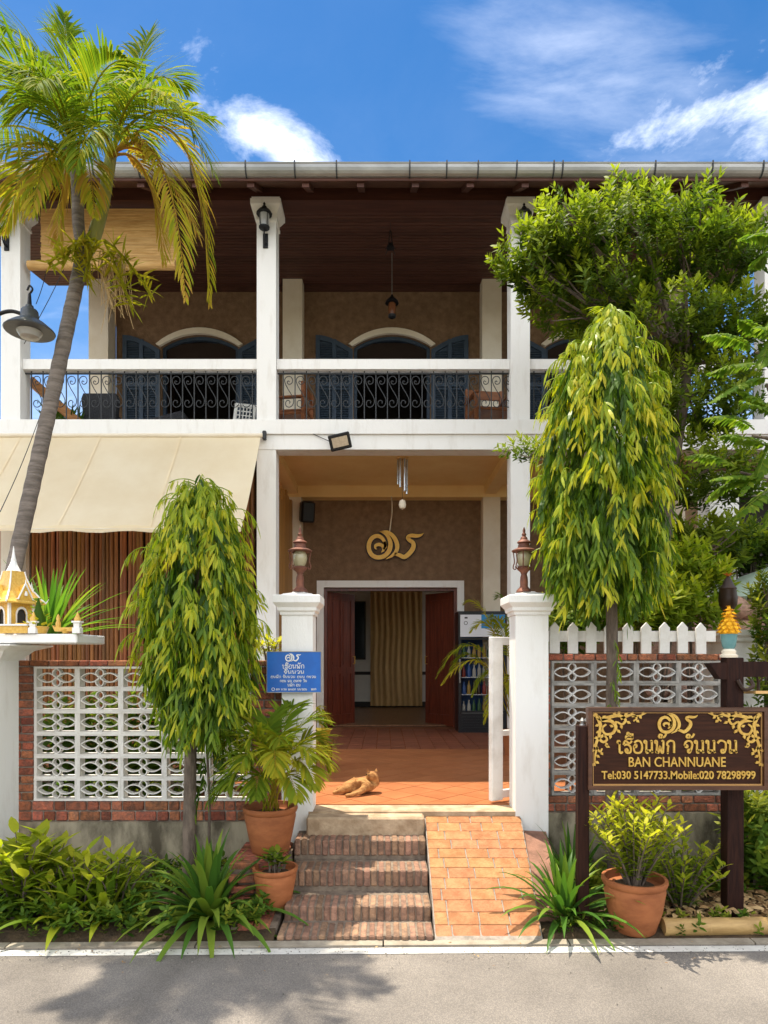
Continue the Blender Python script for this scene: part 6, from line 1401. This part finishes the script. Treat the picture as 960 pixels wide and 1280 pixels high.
# bamboo log
lg = wthing('bamboo_log', 'thick pale bamboo log lying along the edge of the right bed', 'log', (2.4, 4.44, .06)); pts = []; rad_ = []
xx = X(828, 4.42)
while xx < 4.3:
    for dx, r_ in ((0, .058), (.02, .061), (.03, .058), (.26, .055)): pts.append((xx+dx, 4.42+.03*(xx-1.9), .058)); rad_.append(r_)
    xx += .28
MB().tube(pts, rad_, 16).build('bamboo_culm', mat('aged_bamboo', (.46, .30, .12), (.32, .20, .075), scale=4, rough=.5, stretch=(1, 5, 5), bump=.1), lg, smooth=True)
# stones, umbrella, side shed
sw_ = wthing('stone_mound', 'pink garden stones piled behind the picket fence', 'stones', (3.3, 6.9, 1.4)); rk = random.Random(6)
def rock(r): 
    bm = bmesh.new(); bmesh.ops.create_icosphere(bm, subdivisions=2, radius=1)
    ph = [r.uniform(0, 6) for _ in range(6)]
    for v in bm.verts: v.co *= 1+.16*math.sin(3*v.co.x+ph[0])*math.cos(2.5*v.co.y+ph[1])+.1*math.sin(5*v.co.z+ph[2])
    me = bpy.data.meshes.new('stone'); bm.to_mesh(me); bm.free(); me.materials.append(STONE); me.polygons.foreach_set('use_smooth', [True]*len(me.polygons)); return me
RK = [rock(rk) for _ in range(4)]
for j in range(11):
    for i in range(7-(1 if j > 8 else 0)):
        sx = rk.uniform(.12, .17); link('stone', RK[rk.randrange(4)], sw_, loc=(2.95+i*.21+(j % 2)*.1, 7.0+rk.uniform(-.05, .05)+.02*j, .12+j*.225+rk.uniform(-.02, .02)), rot=(0, 0, rk.random()*6), scale=(sx, .16, sx*.85))
um = thing('parasol', 'pale green parasol at the right edge beyond the shrubs', 'parasol', (X(985, 7.6), 7.6, 0))
n = 8; cn = MB(); zt_, R = Z(700, 7.6), .98; V = [(0, 0, zt_)]+[(R*.55*math.cos(2*PI*i/n), R*.55*math.sin(2*PI*i/n), zt_-.19) for i in range(n)]+[(R*math.cos(2*PI*i/n), R*math.sin(2*PI*i/n), zt_-.46) for i in range(n)]
cn.add(V, [(0, 1+i, 1+(i+1) % n) for i in range(n)]+[(1+i, 9+i, 9+(i+1) % n, 1+(i+1) % n) for i in range(n)]); cn.build('canopy', UMBR, um); MB().tube([(0, 0, 0), (0, 0, zt_+.05)], .02, 8).build('pole', CREAMC, um)
for i in range(n): MB().tube([(0, 0, zt_-.02), (R*.55*math.cos(2*PI*i/n), R*.55*math.sin(2*PI*i/n), zt_-.21), (R*math.cos(2*PI*i/n), R*math.sin(2*PI*i/n), zt_-.48)], .006, 4).build('rib', METAL, um)
shd = wthing('side_shed', 'dark open side shed with a wide white pillar right of the house', 'shed', (4.6, 8.4, 0))
MB().box(X(884, 8.3), X(921, 8.3), 8.25, 8.55, FL-.1, 3.90).build('pillar', WHITE, shd); MB().box(3.9, 8.5, 8.2, 8.45, 3.902, 4.15).build('beam', WHITEOLD, shd)
MB().box(3.7, 9, 8.0, 8.98, 4.151, 4.25).build('roof', ROOFT, shd); MB().box(4.45, 9, 8.80, 8.95, FL-.1, 4.15).build('back_wall', DARK, shd)

# ------------------------------------------------------------------ the cat
def cat():
    u = 6.2/F; cx = lambda p: (p-480)*u
    z = FL
    nodes = {'hip': ((-.320, 6.17, z+.070), .070), 'belly': ((-.262, 6.18, z+.072), .066), 'mid': ((-.200, 6.19, z+.080), .074), 'chest': ((-.135, 6.20, z+.090), .082), 'sho': ((-.098, 6.205, z+.112), .072),
        'neck': ((-.098, 6.19, z+.142), .058), 'head': ((-.114, 6.165, z+.168), .058), 'muz': ((-.160, 6.135, z+.156), .028),
        'e1': ((-.365, 6.11, z+.048), .044), 'f1': ((-.420, 6.10, z+.026), .021), 'g1': ((-.475, 6.10, z+.018), .015),
        'e2': ((-.350, 6.22, z+.064), .038), 'f2': ((-.400, 6.24, z+.032), .020), 'g2': ((-.45, 6.26, z+.018), .014),
        'a1': ((-.165, 6.10, z+.070), .044), 'b1': ((-.225, 6.03, z+.034), .025), 'c1': ((-.300, 5.99, z+.020), .019), 'd1': ((-.350, 5.975, z+.017), .018),
        'a2': ((-.185, 6.14, z+.045), .036), 'b2': ((-.250, 6.09, z+.026), .021), 'c2': ((-.300, 6.075, z+.016), .015),
        't1': ((-.335, 6.27, z+.034), .022), 't2': ((-.37, 6.33, z+.022), .015), 't3': ((-.34, 6.40, z+.016), .013), 't4': ((-.27, 6.43, z+.015), .010)}
    ed = [('hip', 'belly'), ('belly', 'mid'), ('mid', 'chest'), ('chest', 'sho'), ('sho', 'neck'), ('neck', 'head'), ('head', 'muz'), ('hip', 'e1'), ('e1', 'f1'), ('f1', 'g1'), ('hip', 'e2'), ('e2', 'f2'), ('f2', 'g2'),
          ('chest', 'a1'), ('a1', 'b1'), ('b1', 'c1'), ('c1', 'd1'), ('chest', 'a2'), ('a2', 'b2'), ('b2', 'c2'), ('hip', 't1'), ('t1', 't2'), ('t2', 't3'), ('t3', 't4')]
    ks = list(nodes); me = bpy.data.meshes.new('body'); me.from_pydata([nodes[k][0] for k in ks], [(ks.index(a), ks.index(b)) for a, b in ed], [])
    o = bpy.data.objects.new('body', me); COL.objects.link(o); m = o.modifiers.new('skin', 'SKIN'); m.use_smooth_shade = True
    for i, k in enumerate(ks): me.skin_vertices[0].data[i].radius = (nodes[k][1],)*2; me.skin_vertices[0].data[i].use_root = (k == 'mid')
    s = o.modifiers.new('sub', 'SUBSURF'); s.levels = 2; s.render_levels = 2
    dg = bpy.context.evaluated_depsgraph_get(); dg.update(); me2 = bpy.data.meshes.new_from_object(o.evaluated_get(dg)); bpy.data.objects.remove(o)
    me2.name = 'body'; me2.materials.clear(); me2.materials.append(CATF); me2.polygons.foreach_set('use_smooth', [True]*len(me2.polygons))
    t = wthing('cat', 'ginger cat lying on the terrace tiles with its head raised', 'cat', (-.2, 6.15, FL)); link('body', me2, t)
    h = Vector(nodes['head'][0])
    for dx, dy in ((-.030, -.012), (.036, .022)):
        b = h+Vector((dx, dy, .036)); q = MB(); tipv = b+Vector((dx*.25, dy*.3, .027))
        q.add([b+Vector((-.017, -.008, -.004)), b+Vector((.017, -.006, -.006)), b+Vector((.0, .012, -.004)), tipv], [(0, 1, 3), (1, 2, 3), (2, 0, 3), (0, 2, 1)]); q.build('ear', CATF, t)
    for dx, dy in ((-.046, -.020), (-.026, -.045)):
        q = MB(); q.lathe([(.001, -.006), (.006, -.004), (.007, 0), (.006, .004), (.001, .006)], 8, h+Vector((dx, dy, .010))); q.build('eye', EYE, t, smooth=True)
    q = MB(); q.lathe([(.001, -.005), (.007, 0), (.001, .005)], 8, h+Vector((-.070, -.047, -.008))); q.build('nose', mat('pink_nose', (.4, .14, .1), rough=.5), t)
cat()
